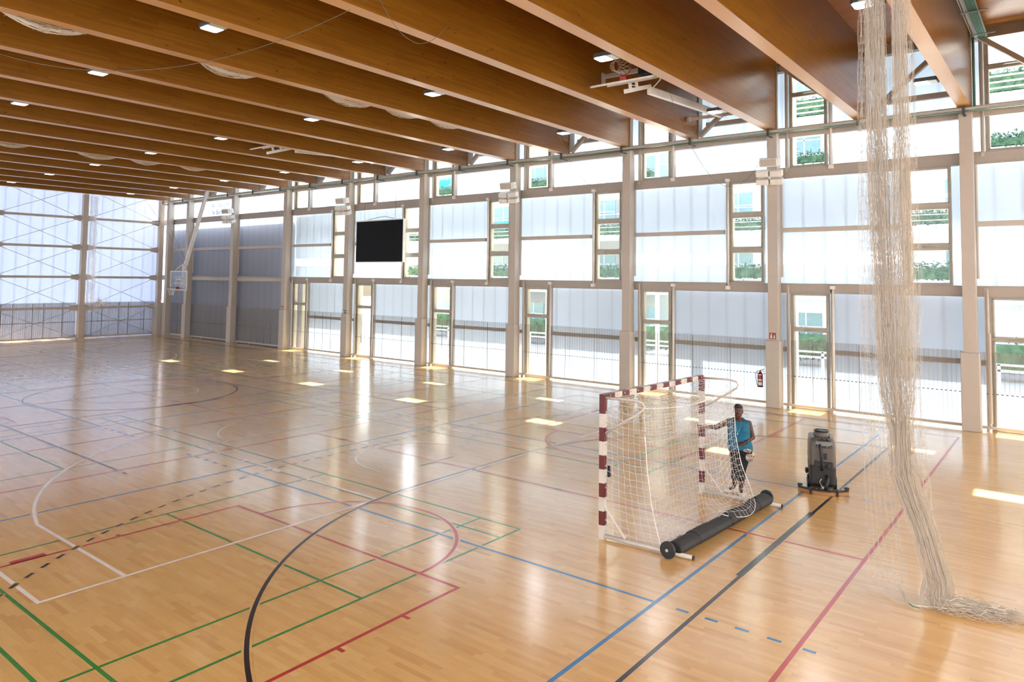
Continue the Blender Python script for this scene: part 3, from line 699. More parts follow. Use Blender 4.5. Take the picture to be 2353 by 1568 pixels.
for j in range(9): s.tube([(x, -0.13+0.02*j+R.gauss(0, 0.006), -0.02+R.gauss(0, 0.004)) for x in (-6.4, -4, -2, 0, 2, 4, 6, 6.4)], 0.013, 5)
s.build('green_cables', GREENC, r)
s = MB()
for x in (-5, -3.2, -1.4, 0.4, 2.2, 4.1, 6.0): s.box(x-0.02, x+0.02, -0.36, 0.19, -0.06, -0.035)
tag(s.build('cross_bar', GALV, r), kind='stuff')
for j, dx in enumerate((0.10, 0.16)):
    s = MB(); s.cyl((-6.5, dx, -0.01), (6.3, dx, -0.01), 0.013, 6); s.build('pipe', GALV, r)
# scoreboard
r = empty('scoreboard', (21.80, 24.95, 4.43), label='large switched-off black scoreboard screen hanging in front of the glazed wall', cat='scoreboard')
s = MB(); s.box(0.0, 0.14, -1.60, 1.60, 0.0, 1.95); s.build('cabinet', WHITE, r, bevel=0.006)
s = MB(); s.box(-0.012, 0.0, -1.565, 1.565, 0.035, 1.90); s.build('black_screen', plain('screen_black', (0.004, 0.004, 0.004), 0.6, spec=0.2), r)
s = MB()
for y in (-1.0, 1.1): s.tube([(0.07, y, 1.95), (0.07, y, 3.78), (0.32, y, 3.80)], 0.006, 5)
s.tube([(0.07, -0.9, 1.98), (0.07, -0.3, 2.1), (0.07, 0.2, 2.06), (0.07, 0.8, 1.99)], 0.012, 5)
s.build('hanging_cable', DARK, r)
# lettering on the high panel
def text_mesh(txt, size, M, mat, name, parent=None, bold=0.0):
    cu = bpy.data.curves.new(name, 'FONT'); cu.body = txt; cu.size = size; cu.extrude = 0.002; cu.offset = bold; cu.resolution_u = 3
    t = bpy.data.objects.new(name+'_tmp', cu); COL.objects.link(t); bpy.context.view_layer.update()
    me = bpy.data.meshes.new_from_object(t.evaluated_get(bpy.context.evaluated_depsgraph_get()))
    bpy.data.objects.remove(t, do_unlink=True)
    me.transform(M); me.materials.clear(); me.materials.append(mat); me.name = name
    o = bpy.data.objects.new(name, me); COL.objects.link(o)
    if parent is not None: o.parent = parent
    return o
def facing_room(x, y, z):    # text plane on the long wall: reads toward -Y, faces -X
    return Matrix(((0, 0, -1, x), (-1, 0, 0, y), (0, 1, 0, z), (0, 0, 0, 1)))
INK = plain('sign_ink', (0.03, 0.06, 0.14), 0.6)
r = empty('wall_lettering', (22.33, 40.0, 7.4), label='dark blue town hall lettering and small emblem on the high panel by the far corner', cat='sign')
text_mesh('Ajuntament', 0.40, facing_room(-0.01, 0.50, 0.36), INK, 'upper_word', r, 0.0)
text_mesh('de Barcelona', 0.40, facing_room(-0.01, 0.50, -0.04), INK, 'lower_words', r, 0.005)
s = MB()
for i in range(4):
    for j in range(4):
        if (i+j) % 2 == 0: M = Matrix.Translation((-0.012, 0.86+0.06*(i-1.5)-0.0*j, 0.15+0.06*(j-1.5)*1.5)) @ Matrix.Rotation(math.pi/4, 4, 'X'); s.box(-0.002, 0.002, -0.022, 0.022, -0.028, 0.028, 0, M)
s.build('emblem', INK, r)
# safety signs
SGR = plain('sign_green', (0.01, 0.10, 0.05), 0.4); SRD = plain('sign_red', (0.28, 0.015, 0.012), 0.4); SW = plain('sign_white', (0.85, 0.82, 0.72), 0.5)
def sign(y1, z0, w, h, mat, label):
    r = empty('safety_sign', (21.797, y1, z0), label=label, cat='sign'); s = MB(); s.box(-0.004, 0.0, -w, 0, 0, h); s.build('sign_plate', mat, r); return r
r = sign(yc(5)+0.355, 2.03, 0.30, 0.15, SGR, 'green exit sign with white arrow on the column by the scoreboard')
s = MB(); M = facing_room(-0.006, -0.17, 0.075); s.prism([(0, -0.012), (0.06, -0.012), (0.06, -0.045), (0.115, 0), (0.06, 0.045), (0.06, 0.012), (0, 0.012)], 0, 0.002, 0, M); s.build('arrow', SW, r)
s = MB(); s.box(-0.008, -0.005, -0.12, -0.03, 0.02, 0.13); s.build('doorway_mark', SW, r)
s = MB(); s.box(-0.010, -0.008, -0.085, -0.065, 0.04, 0.09); s.cyl((-0.008, -0.072, 0.105), (-0.011, -0.072, 0.105), 0.011, 10); s.box(-0.010, -0.008, -0.105, -0.08, 0.035, 0.05); s.build('running_figure', SGR, r)
def firesign(y1, z0, label):
    r = sign(y1, z0, 0.19, 0.19, SRD, label)
    s = MB(); s.box(-0.008, -0.005, -0.085, -0.03, 0.02, 0.115); s.box(-0.008, -0.005, -0.07, -0.045, 0.12, 0.145); s.box(-0.008, -0.005, -0.09, -0.045, 0.15, 0.163); s.build('extinguisher_pictogram', SW, r)
    s = MB(); M = facing_room(-0.006, -0.11, 0.02); s.prism([(0.015, 0), (0.045, 0), (0.06, 0.03), (0.05, 0.06), (0.055, 0.09), (0.035, 0.13), (0.035, 0.08), (0.02, 0.10), (0.025, 0.05), (0.005, 0.04)], 0, 0.003, 0, M); s.build('flame_pictogram', SW, r)
firesign(yc(1)+0.31, 2.04, 'red extinguisher sign on the column above the real extinguisher')
firesign(yc(6)+0.31, 2.03, 'small red extinguisher sign on the column where the dark panels end')
# extinguisher
r = empty('fire_extinguisher', (21.98, 7.64, 0.56), label='red fire extinguisher with black hose hung on the mesh beside a padded column', cat='extinguisher')
EXR = plain('extinguisher_red', (0.30, 0.012, 0.018), 0.25)
s = MB(); s.lathe([(0.06, 0.0), (0.078, 0.01), (0.08, 0.04), (0.08, 0.36), (0.07, 0.40), (0.045, 0.425), (0.028, 0.435), (0.025, 0.46)], 20); s.build('cylinder', EXR, r, smooth=True)
s = MB(); s.lathe([(0.083, -0.005), (0.086, 0.0), (0.086, 0.035), (0.083, 0.04)], 20); s.build('base_ring', BLACK, r)
s = MB(); s.cyl((0, 0, 0.46), (0, 0, 0.49), 0.02, 10); s.box(-0.02, 0.02, -0.13, 0.02, 0.475, 0.485); s.tube([(0, 0.01, 0.49), (0, -0.06, 0.52), (0, -0.13, 0.545)], 0.009, 6); s.build('valve_and_lever', BLACK, r)
s = MB(); s.tube([(0, 0.02, 0.475), (-0.01, 0.08, 0.47), (-0.02, 0.125, 0.42), (-0.03, 0.13, 0.33), (-0.04, 0.11, 0.2), (-0.05, 0.085, 0.08), (-0.05, 0.06, 0.03)], 0.010, 7); s.build('hose', BLACK, r, smooth=True)
for nm, z0, z1 in (('paper_label', 0.05, 0.15), ('instruction_band', 0.185, 0.235), ('upper_band', 0.36, 0.385)):
    s = MB()
    for q in range(8):
        a0, a1 = [math.radians(150 + 11*q + d) for d in (0, 11)]
        s.quad(*[(0.0815*math.cos(a), 0.0815*math.sin(a), z) for a, z in ((a0, z0), (a1, z0), (a1, z1), (a0, z1))])
    s.build(nm, SW, r)
s = MB(); s.box(0.06, 0.12, -0.02, 0.02, 0.30, 0.44); s.build('wall_hook', GALV, r)
# ------------------------------------------------------------------ ceiling-hung basketball hoops (pivot at origin, lowered pose)
HOOPC = plain('hoop_red', (0.42, 0.02, 0.008), 0.35); ACR = glass_mat('clear_board', (0.88, 0.90, 0.92))
def make_hoop():
    r = empty('basketball_hoop', (0, 0, 0))
    B = Vector((-1.55, 0, -5.95)); xb = B.x        # board lower edge centre
    s = MB()
    for z0, z1, y0, y1 in ((0, 0.05, -0.9, 0.9), (1.0, 1.05, -0.9, 0.9), (0, 1.05, -0.9, -0.85), (0, 1.05, 0.85, 0.9)): s.box(xb-0.02, xb+0.03, y0, y1, B.z+z0, B.z+z1)
    s.build('board_frame', TUBEW, r)
    s = MB(); s.box(xb-0.005, xb+0.005, -0.85, 0.85, B.z+0.05, B.z+1.0); s.build('clear_board', ACR, r)
    s = MB()
    for z0, z1, y0, y1 in ((0.17, 0.21, -0.295, 0.295), (0.58, 0.62, -0.295, 0.295), (0.17, 0.62, -0.295, -0.255), (0.17, 0.62, 0.255, 0.295)): s.box(xb-0.010, xb-0.006, y0, y1, B.z+z0, B.z+z1)
    s.build('target_square', SW, r)
    s = MB(); s.box(xb-0.12, xb-0.01, -0.09, 0.09, B.z+0.06, B.z+0.20); s.build('rim_bracket', HOOPC, r, bevel=0.01)
    s = MB(); rc = Vector((xb-0.37, 0, B.z+0.16)); s.tube([(rc.x+0.235*math.cos(a), 0.235*math.sin(a), rc.z) for a in [2*math.pi*i/28 for i in range(28)]], 0.012, 6, closed=True); s.build('rim', HOOPC, r, smooth=True)
    s = MB()
    for i in range(12):
        a = 2*math.pi*i/12
        for d in (-1, 1):
            s.tube([(rc.x+rr*math.cos(a+d*t), rr*math.sin(a+d*t), rc.z-z) for rr, t, z in ((0.23, 0, 0.0), (0.19, 0.26, 0.12), (0.14, 0.52, 0.24), (0.11, 0.78, 0.36), (0.12, 0.95, 0.42))], 0.004, 4)
    s.build('hoop_net', CORDW, r)
    s = MB(); top = Vector((0, 0, 0)); low = Vector((xb+0.35, 0, B.z+1.35))
    d = (low-top); M = Matrix.Translation((top+low)/2) @ d.normalized().to_track_quat('Z', 'Y').to_matrix().to_4x4(); h = d.length/2
    s.box(-0.06, 0.06, -0.09, 0.09, -h, h, 0, M); s.build('mast', TUBEW, r)
    s = MB(); M2 = Matrix.Translation((xb+0.25, 0, B.z+0.72)); s.box(-0.05, 0.05, -0.045, 0.045, -0.62, 0.7, 0, M2); s.box(-0.22, -0.17, -0.62, 0.62, -0.03, 0.03, 0, M2); s.box(-0.22, -0.17, -0.62, 0.62, -0.37, -0.31, 0, M2); s.box(-0.2, 0.0, -0.03, 0.03, -0.03, 0.03, 0, M2); s.box(-0.2, 0.0, -0.03, 0.03, -0.37, -0.31, 0, M2)
    s.build('board_carrier', TUBEW, r)
    s = MB()
    for y in (-0.45, 0.45): s.tube([(xb+0.02, y, B.z+1.04), (xb+0.12, y*0.95, B.z+1.2), (xb+0.22, y*0.5, B.z+1.35), (xb+0.33, 0, B.z+1.5)], 0.018, 6)
    s.build('stay_tube', TUBEW, r, smooth=True)
    s = MB(); s.box(-0.05, 0.05, -1.0, 1.0, -0.04, 0.04); s.box(-0.07, 0.07, -1.08, -1.0, -0.16, 0.08); s.box(-0.07, 0.07, 1.0, 1.08, -0.16, 0.08); s.build('pivot_bar', STEEL, r); return r
hp = make_hoop(); PZ = 8.87
hp.location = (21.0, 38.47, PZ)
tag(hp, 'basketball hoop swung down into playing position near the far corner', 'basketball hoop', 'ceiling hung basketball hoops')
for y, lb in ((8.44, 'folded-up basketball hoop under the roof above the goal'), (23.5, 'folded-up basketball hoop high under the roof in the middle distance')):
    c = copy_tree(hp); c.location = (21.0, y, PZ); c.rotation_euler = (0, math.radians(72.1), 0); tag(c, lb, 'basketball hoop')
for y, lb in ((8.44, 'white support bar and black motor above the goal, holding the folded hoop'), (23.5, 'white support bar holding the folded hoop in the middle distance')):
    r = empty('hoop_hoist', (15.8, y, 9.02), label=lb, cat='hoist')
    s = MB(); s.box(-0.04, 0.04, -1.05, 1.05, -0.05, 0.05); s.box(-0.06, 0.06, 1.05, 1.12, -0.22, 0.1); s.box(-0.06, 0.06, -1.12, -1.05, -0.22, 0.1); s.build('crossbar', STEEL, r)
    s = MB(); s.box(-0.16, 0.16, -0.28, 0.0, -0.16, 0.18); s.build('motor_box', BLACK, r, bevel=0.02)
    s = MB(); s.cyl((0, -0.28, 0), (0, -0.85, 0), 0.09, 14); s.build('winding_drum', GALV, r, smooth=True)
s = MB()
for dy in (-0.35, 0.35): s.tube([(19.9, 38.47, 4.4), (17.4, 38.47+dy*2.0, 8.4)], 0.006, 4)
tag(s.build('hoop_stay_cable', GREYW), 'pair of thin cables slanting up from the lowered hoop', 'cable')
# draped thin cables
def drape(a, b, sag, label, r=0.005):
    a, b = Vector(a), Vector(b); pts = []
    for i in range(19):
        t = i/18; p = a.lerp(b, t); p.z -= sag*4*t*(1-t); pts.append(p)
    s = MB(); s.tube(pts, r, 5); tag(s.build('draped_cable', GREYW), label, 'cable')
drape((16.2, 7.9, 8.6), (21.81, 7.28, 8.0), 1.9, 'thin cable sagging from the folded hoop above the goal')
drape((17.5, 12.35, 8.75), (21.81, 12.25, 8.1), 1.6, 'thin cable sagging in front of the windows behind the goal')
drape((7.9, 9.5, 8.5), (3.6, 17.1, 8.45), 1.05, 'long thin cable sagging across several dark roof beams')
drape((8.1, 9.4, 8.6), (9.8, 9.4, 8.6), 0.55, 'short cable loop hanging from one beam near the picture top')
drape((18.5, 27.6, 8.4), (21.81, 27.35, 8.0), 1.3, 'thin cable sagging beside the scoreboard column')
drape((19.9, 32.8, 8.4), (21.81, yc(6)+0.2, 7.9), 0.9, 'thin looping cable above the dark panels')
# rolled divider nets bulging below two beams
def rolled(k, spans, label):
    y = yc(k)+0.52; r = empty('rolled_divider_net', (0, y, 8.45), label=label, cat='net')
    for j, (x0, x1, dz) in enumerate(spans):
        s = MB(); w = x1-x0
        for q in range(34):
            oy = R.uniform(-0.11, 0.11); dd = dz*R.uniform(0.45, 1.0); pts = []
            for i in range(15):
                t = i/14; e = 4*t*(1-t)
                pts.append((x0+w*t, oy*(0.4+e) + R.gauss(0, 0.006), 0.04 - dd*e + R.gauss(0, 0.008)))
            s.tube(pts, 0.004, 3, caps=False)
        for i in range(int(w/0.06)):
            t = R.random(); e = 4*t*(1-t); x = x0+w*t
            s.tube([(x, R.uniform(-0.1, 0.1), 0.02-dz*e*R.random()), (x+R.gauss(0, 0.03), R.uniform(-0.1, 0.1), 0.02-dz*e*R.random())], 0.003, 3, caps=False)
        s.build('net_bulge', CORD, r)
rolled(2.5, [(4.1, 5.7, 0.24), (7.8, 9.4, 0.20), (11.1, 12.9, 0.20), (13.2, 14.7, 0.16), (15.0, 16.4, 0.15)], 'rolled-up net bulging in scallops below a roof beam near the camera')
rolled(5.5, [(8.2, 9.6, 0.22), (10.9, 12.7, 0.25), (12.9, 14.4, 0.22), (14.9, 16.4, 0.22)], 'rolled-up net bulging in scallops below a distant roof beam')

# ------------------------------------------------------------------ bunched net at the end wall
def smooth1(t): return t*t*(3-2*t)
def lerp_table(tab, z):
    tab = sorted(tab)
    if z <= tab[0][0]: return tab[0][1:]
    for a, b in zip(tab, tab[1:]):
        if z <= b[0]:
            t = (z-a[0])/(b[0]-a[0]); return tuple(p+(q-p)*t for p, q in zip(a[1:], b[1:]))
    return tab[-1][1:]
r = empty('end_wall_net', (17.62, 45.0, 8.3), label='bunched white net hanging beside the middle column of the far end wall', cat='net')
s = MB()
for q in range(46):
    ox, oy = R.uniform(-0.22, 0.22), R.uniform(-0.10, 0.10); pts = []; z = 0.0; ph = R.uniform(0, 6)
    while z > -6.35: pts.append((ox*(1+0.05*math.sin(z))+0.03*math.sin(z*9+ph), oy, z)); z -= 0.16
    s.tube(pts, 0.0035, 3, caps=False)
s.build('hanging_bunch', CORDW, r)
s = MB()
for q in range(170):
    a = R.random(); c = Vector((0.0+a*0.95-0.1+R.gauss(0, 0.10), R.gauss(0, 0.12), -6.55+0.38*math.sin(a*2.4)-0.1+R.gauss(0, 0.14)))
    u = Vector((R.gauss(0, 1), R.gauss(0, 0.4), R.gauss(0, 0.7))).normalized()*R.uniform(0.08, 0.25); w = Vector((R.gauss(0, 1), R.gauss(0, 1), R.gauss(0, 1)))*0.06
    s.tube([c-u, c-u*0.3+w, c+u*0.4-w*0.5, c+u], 0.004, 3, caps=False)
s.build('knotted_end', CORD, r)

# ------------------------------------------------------------------ big divider net hanging in the foreground
NX = 9.9
#          z     centre  half-width
LEFT = [(0.0, 1.42, 0.14), (0.3, 1.36, 0.14), (0.75, 1.49, 0.12), (1.17, 1.64, 0.13), (1.45, 1.72, 0.14), (1.92, 1.75, 0.11), (2.45, 1.83, 0.13), (3.18, 1.87, 0.11), (3.82, 1.89, 0.11), (5.0, 1.92, 0.12), (5.7, 1.93, 0.12), (7.0, 1.94, 0.115), (8.4, 1.95, 0.11)]
RIGHT = [(0.0, 1.30, 0.10), (0.3, 1.30, 0.10), (0.75, 1.43, 0.09), (1.17, 1.58, 0.10), (1.45, 1.66, 0.11), (1.92, 1.67, 0.08), (2.45, 1.66, 0.10), (3.18, 1.66, 0.11), (3.82, 1.67, 0.12), (5.0, 1.67, 0.10), (5.7, 1.66, 0.085), (7.0, 1.66, 0.075), (8.4, 1.66, 0.07)]
bn = empty('divider_net', (NX, 1.75, 8.35), label='tall cream divider net hanging bunched from the roof, its tail trailing on the floor', cat='net')
def bunch(name, tab, n, rad, tail, mat):
    s = MB()
    for q in range(n):
        a = R.uniform(-1, 1); a = a*abs(a)**0.25; b = R.gauss(0, 0.055); ph = R.uniform(0, 6.28); amp = R.uniform(0.002, 0.006); pts = []
        z = 8.38 - R.uniform(0, 0.08); i = R.randint(0, 1); endx = R.uniform(-0.16, 0.12)
        stop = R.uniform(0.02, 0.16)
        drift = R.gauss(0, 0.35)
        while z > stop:
            c, w = lerp_table(tab, z); aa = a + 0.25*drift*math.sin(z*0.8+ph)
            side = R.gauss(0, amp)
            xx = NX + b*(1+0.6*max(0, 1.6-z)) + side*0.6*math.cos(ph) - 0.10*max(0, 0.9-z)
            pts.append((xx, c + aa*w + side, z)); z -= R.uniform(0.045, 0.085); i += 1
        if tail and R.random() < tail:      # runs out along the floor
            c, w = lerp_table(tab, stop); L = R.uniform(0.25, 0.95); hh = R.uniform(0.012, 0.09)
            x0, y0 = pts[-1][0], pts[-1][1]
            for j in range(1, 13):
                t = j/12; pts.append((x0 + (0.13+endx*0.5)*t + R.gauss(0, 0.014), y0 - L*t, hh*(1-t*0.4) + 0.018*math.sin(j*2.1+ph) + 0.012))
        pts = [(p[0]-NX, p[1]-1.75, max(p[2], 0.006)-8.35) for p in pts]
        s.tube(pts, rad, 3, caps=False)
    for q in range(n*26):       # knotted cross cords of the net
        z = R.uniform(0.15, 8.3); c, w = lerp_table(tab, z); a = R.uniform(-0.97, 0.97); b = R.gauss(0, 0.055)
        p = Vector((b, c + a*w - 1.75, z-8.35)); d = Vector((R.gauss(0, 0.015), R.gauss(0, 0.014), -R.uniform(0.0, 0.06)))
        s.tube([p, p+d*0.5+Vector((0, 0, -0.012)), p+d], rad*0.95, 3, caps=False)
    return s.build(name, mat, bn)
bunch('left_bundle', LEFT, 190, 0.0018, 0.75, CORD)
bunch('right_bundle', RIGHT, 130, 0.0018, 0.9, CORD)
s = MB()        # loose outer veils with square loops
def veil(s, tabl, cols, z0, z1, side):
    P = []
    for j in range(cols):
        col = []; z = z0; ph = R.uniform(0, 6)
        while z > z1(j):
            c, w = lerp_table(tabl, z); col.append(Vector((NX + R.gauss(0, 0.006) + 0.03*math.sin(j*1.7), c + side*w*j/(cols-1) + 0.006*math.sin(z*12+ph), z))); z -= 0.095
        P.append(col)
        s.tube([p - Vector((NX, 1.75, 8.35)) for p in col], 0.0021, 3, caps=False)
        s.tube([p - Vector((NX + R.uniform(-0.02, 0.02), 1.75 + R.uniform(0.006, 0.016), 8.35)) for p in col], 0.0017, 3, caps=False)
    for j in range(cols-1):
        for a, b in zip(P[j], P[j+1]):
            if R.random() < 0.9:
                m = (a+b)/2 - Vector((0, 0, R.uniform(0.02, 0.05))); s.tube([q - Vector((NX, 1.75, 8.35)) for q in (a, m, b)], 0.0018, 3, caps=False)
VL = [(0.0, 2.085, 0.45), (0.35, 2.11, 0.40), (1.0, 2.135, 0.34), (2.4, 2.16, 0.24), (3.8, 2.17, 0.16), (5.7, 2.16, 0.12), (7.0, 2.14, 0.10), (8.4, 2.10, 0.08)]
veil(s, VL, 7, 8.3, lambda j: 0.03 + 0.02*j, -1)
VR = [(0.0, 1.20, 0.05), (0.3, 1.24, 0.06), (1.0, 1.40, 0.06), (2.4, 1.505, 0.07), (3.8, 1.48, 0.08), (5.7, 1.50, 0.07), (7.0, 1.53, 0.05), (8.4, 1.56, 0.04)]
veil(s, VR, 4, 8.3, lambda j: 0.1, 1)
s.build('loose_veil', CORD, bn)
s = MB()        # lower hem gathered on the floor and the heap of the tail
base = [(9.89, 2.09, 0.12), (9.84, 1.98, 0.03), (9.80, 1.86, 0.05), (9.78, 1.75, 0.12), (9.72, 1.70, 0.06), (9.64, 1.66, 0.02), (9.58, 1.54, 0.02), (9.62, 1.44, 0.02), (9.66, 1.30, 0.03), (9.72, 1.20, 0.03)]
for q in range(5):
    s.tube([(x-NX+R.gauss(0, 0.008), y-1.75+R.gauss(0, 0.008), z+0.008+abs(R.gauss(0, 0.008))-8.35) for x, y, z in base], 0.0035, 4, caps=False)
for q in range(190):
    t = R.random()**0.8; c = Vector((9.76+0.22*t+R.gauss(0, 0.05), 1.28-0.66*t+R.gauss(0, 0.03), 0.02+abs(R.gauss(0, 0.045))*(1.1-0.5*t)))
    u = Vector((R.gauss(0, 0.5), -1+R.gauss(0, 0.5), R.gauss(0, 0.12))).normalized()*R.uniform(0.05, 0.14); w = Vector((R.gauss(0, 1), R.gauss(0, 1), R.gauss(0, 0.3)))*0.035
    s.tube([Vector((p.x-NX, p.y-1.75, max(p.z, 0.006)-8.35)) for p in (c-u, c-u*0.3+w, c+u*0.4-w*0.7, c+u)], 0.0035, 3, caps=False)
s.build('floor_tail', CORD, bn)
s = MB(); s.tube([(9.60-NX, 1.62-1.75, 0.03-8.35), (9.56-NX, 1.57-1.75, 0.02-8.35), (9.57-NX, 1.50-1.75, 0.02-8.35)], 0.006, 6); s.tube([(9.80-NX, 1.06-1.75, 0.05-8.35), (9.80-NX, 0.98-1.75, 0.03-8.35), (9.84-NX, 0.88-1.75, 0.03-8.35)], 0.006, 6)
s.build('green_tie', GREENC, bn)
# ------------------------------------------------------------------ handball goal
GO = Vector((9.13, 5.50, 0)); GU = Vector((0.9978, -0.0665, 0)); GD = Vector((0.055, -0.9985, 0))
GM = Matrix(((GU.x, -GD.x, 0, 0), (GU.y, -GD.y, 0, 0), (0, 0, 1, 0), (0, 0, 0, 1)))     # local x along the bar, local -y to the back
def GP(u, d, z): return GU*u + GD*d + Vector((0, 0, z))
goal = empty('handball_goal', GO, label='red and white handball goal with white net, pushed by the woman', cat='goal')
GRD = plain('goal_red', (0.115, 0.006, 0.006), 0.35); GWH = plain('goal_white', (0.60, 0.56, 0.50), 0.4); RUB = plain('black_rubber', (0.022, 0.021, 0.022), 0.65, var=0.2)
for u0 in (0.0, 3.06):
    s = MB(); z = 0.0; q = 0
    while z < 2.0 - 1e-6:
        z1 = min(z+0.2, 2.0); s.box(u0, u0+0.08, -0.04, 0.04, z, z1, q % 2, GM); z = z1; q += 1
    s.build('goal_post', [GWH, GRD], goal)
s = MB(); u = 0.0; q = 0
while u < 3.14-1e-6:
    u1 = min(u+(0.2 if q else 0.28), 3.14); s.box(u, u1, -0.04, 0.04, 2.0, 2.08, (q+1) % 2, GM); u = u1; q += 1
s.build('crossbar', [GWH, GRD], goal)
for u0, sg in ((0.04, 1), (3.10, 1)):
    s = MB(); s.cyl(GP(u0, 0.03, 0.045), GP(u0, 1.36, 0.035), 0.030, 14); s.build('base_tube', GWH, goal, smooth=True)
    s = MB(); s.cyl(GP(u0, 1.36, 0.035), GP(u0, 1.38, 0.035), 0.031, 14); s.build('end_cap', BLACK, goal)
    s = MB(); s.tube([GP(u0, 0.04, 2.03), GP(u0, 0.35, 2.04), GP(u0+0.01, 0.52, 2.035), GP(u0+0.02, 0.61, 2.01), GP(u0+0.02, 0.645, 1.96), GP(u0+0.01, 0.61, 1.90), GP(u0, 0.50, 1.82), GP(u0, 0.04, 1.52)], 0.018, 10); s.build('net_bracket', GWH, goal, smooth=True)
    s = MB(); s.tube([GP(u0, 0.03, 0.46), GP(u0, 0.36, 0.07)], 0.018, 8); s.tube([GP(u0+0.03, 0.33, 0.06), GP(u0+0.03, 0.36, 0.10)], 0.02, 8); s.build('corner_strut', GWH, goal)
s = MB(); s.box(0.085, 0.10, -0.02, 0.05, 0.93, 1.02, 0, GM); s.prism([(0, 0), (0.05, 0.0), (0.03, 0.16), (0, 0.14)], 0, 0.03, 0, Matrix.Translation(GP(0.09, 0.04, 0.88)) @ Matrix.Rotation(math.pi/2, 4, 'X')); s.build('net_pouch', BLACK, goal)
# counterweight roller
for q in range(6):
    u0 = 0.02 + q*0.515; u1 = u0 + (0.535 if q < 5 else 0.50); g = 1.0 if q % 2 else 0.94
    prof = [(-0.125, 0.02), (-0.135, 0.09), (-0.10, 0.17), (-0.03, 0.205), (0.05, 0.20), (0.115, 0.165), (0.14, 0.10), (0.11, 0.045), (0.04, 0.02)]
    M = Matrix(((0, 0, 1, 0), (1, 0, 0, 0), (0, 1, 0, 0), (0, 0, 0, 1)))
    s = MB(); P = [(-(a)*g, 0.02+(b-0.02)*g) for a, b in prof]
    n = len(P); i0 = 0; rows = []
    for j, (uu, f) in enumerate(((u0, 0.86), (u0+0.025, 1.0), (u1-0.025, 1.0), (u1, 0.90))):
        for a, b in P: s.v.append(tuple(GP(uu, 1.10 - a*f, 0.11+(b-0.11)*f)))
    for j in range(3):
        for k in range(n): s.f.append((j*n+k, j*n+(k+1) % n, (j+1)*n+(k+1) % n, (j+1)*n+k)); s.m.append(0)
    s.f.append(tuple(range(n-1, -1, -1))); s.m.append(0); s.f.append(tuple(3*n+k for k in range(n))); s.m.append(0)
    s.build('foam_weight', RUB, goal, smooth=False, bevel=0.012)
    if q in (0, 1, 3, 5):
        s = MB(); c = (u0+u1)/2-0.05
        for k in range(5): s.tube([GP(c+R.uniform(-0.1, 0.1), 1.075+R.uniform(-0.03, 0.02), 0.212), GP(c+R.uniform(-0.1, 0.1), 1.09+R.uniform(-0.03, 0.02), 0.212)], 0.003, 4)
        s.build('stencil_mark', BLACK, goal)
for u0, w in ((-0.10, 0.045), (3.20, 0.045)):
    s = MB(); s.cyl(GP(u0-w/2, 1.08, 0.115), GP(u0+w/2, 1.08, 0.115), 0.113, 28); s.build('wheel', BLACK, goal, bevel=0.008)
    s = MB(); s.cyl(GP(u0-w/2-0.012, 1.08, 0.115), GP(u0+w/2+0.06, 1.08, 0.115), 0.02, 10); s.build('wheel_hub', GWH, goal)
def net_patch(s, F, nu, nv, r, jit=0.008, skip=None):
    P = [[F(i/nu, j/nv) + Vector((R.gauss(0, jit), R.gauss(0, jit), R.gauss(0, jit))) for j in range(nv+1)] for i in range(nu+1)]
    for i in range(nu+1): s.tube(P[i], r, 3, caps=False)
    for j in range(nv+1):
        row = []
        for i in range(nu+1):
            row.append(P[i][j])
            if i < nu: row.append((P[i][j]+P[i+1][j])/2 - Vector((0, 0, 0.006)))
        s.tube(row, r, 3, caps=False)
def pl(pts, t):     # polyline by arclength
    d = [0.0]
    for a, b in zip(pts, pts[1:]): d.append(d[-1] + (b-a).length)
    x = t*d[-1]
    for k in range(len(pts)-1):
        if x <= d[k+1] or k == len(pts)-2:
            q = (x-d[k])/max(1e-9, d[k+1]-d[k]); return pts[k].lerp(pts[k+1], min(1, q))
def backprof(a):
    sg = math.sin(math.pi*a); u = 0.05 + 3.05*a
    top = [GP(u, 0.05, 2.02-0.02*sg), GP(u, 0.34, 1.99-0.09*sg), GP(u, 0.64-0.02*sg, 1.94-0.12*sg)]
    ov = max(0.0, 1 - abs((a-0.66)/0.20)**2)
    low = [GP(u, 0.66+0.02*sg, 1.55-0.1*sg), GP(u, 0.69+0.03*sg, 1.1), GP(u, 0.76+0.02*sg, 0.6), GP(u, 0.84, 0.28+0.08*ov)]
    sd = 0.085*max(0.0, (a-0.65)/0.35); low[0] -= GD*sd; low[1] -= GD*sd*1.1; low[2] -= GD*sd*0.7
    if ov > 0: low += [GP(u, 0.98+0.0*ov, 0.20+0.04*ov), GP(u, 1.02+0.10*ov, 0.245), GP(u, 1.06+0.16*ov, 0.235-0.03*ov), GP(u, 1.08+0.20*ov, 0.235-0.12*ov)]
    else: low += [GP(u, 0.90, 0.09), GP(u, 0.93, 0.03)]
    return top, low
s = MB(); NR = 0.0021
net_patch(s, lambda a, b: pl(backprof(a)[0], b), 31, 8, NR, 0.004)
s.build('roof_net', CORDW, goal)
s = MB(); net_patch(s, lambda a, b: pl([backprof(a)[0][-1]] + backprof(a)[1], b), 31, 21, NR, 0.006); s.build('back_net', CORDW, goal)
for u0, a in ((0.05, 0.0), (3.10, 1.0)):
    s = MB()
    def side(p, q, a=a, u0=u0):
        b = pl([backprof(a)[0][-1]] + backprof(a)[1], q); f = GP(u0, 0.05, 2.0-1.93*q)
        r_ = f.lerp(b, p); r_.z -= 0.03*math.sin(math.pi*p); return r_
    net_patch(s, side, 7, 19, NR, 0.005); s.build('side_net', CORDW, goal)
s = MB()
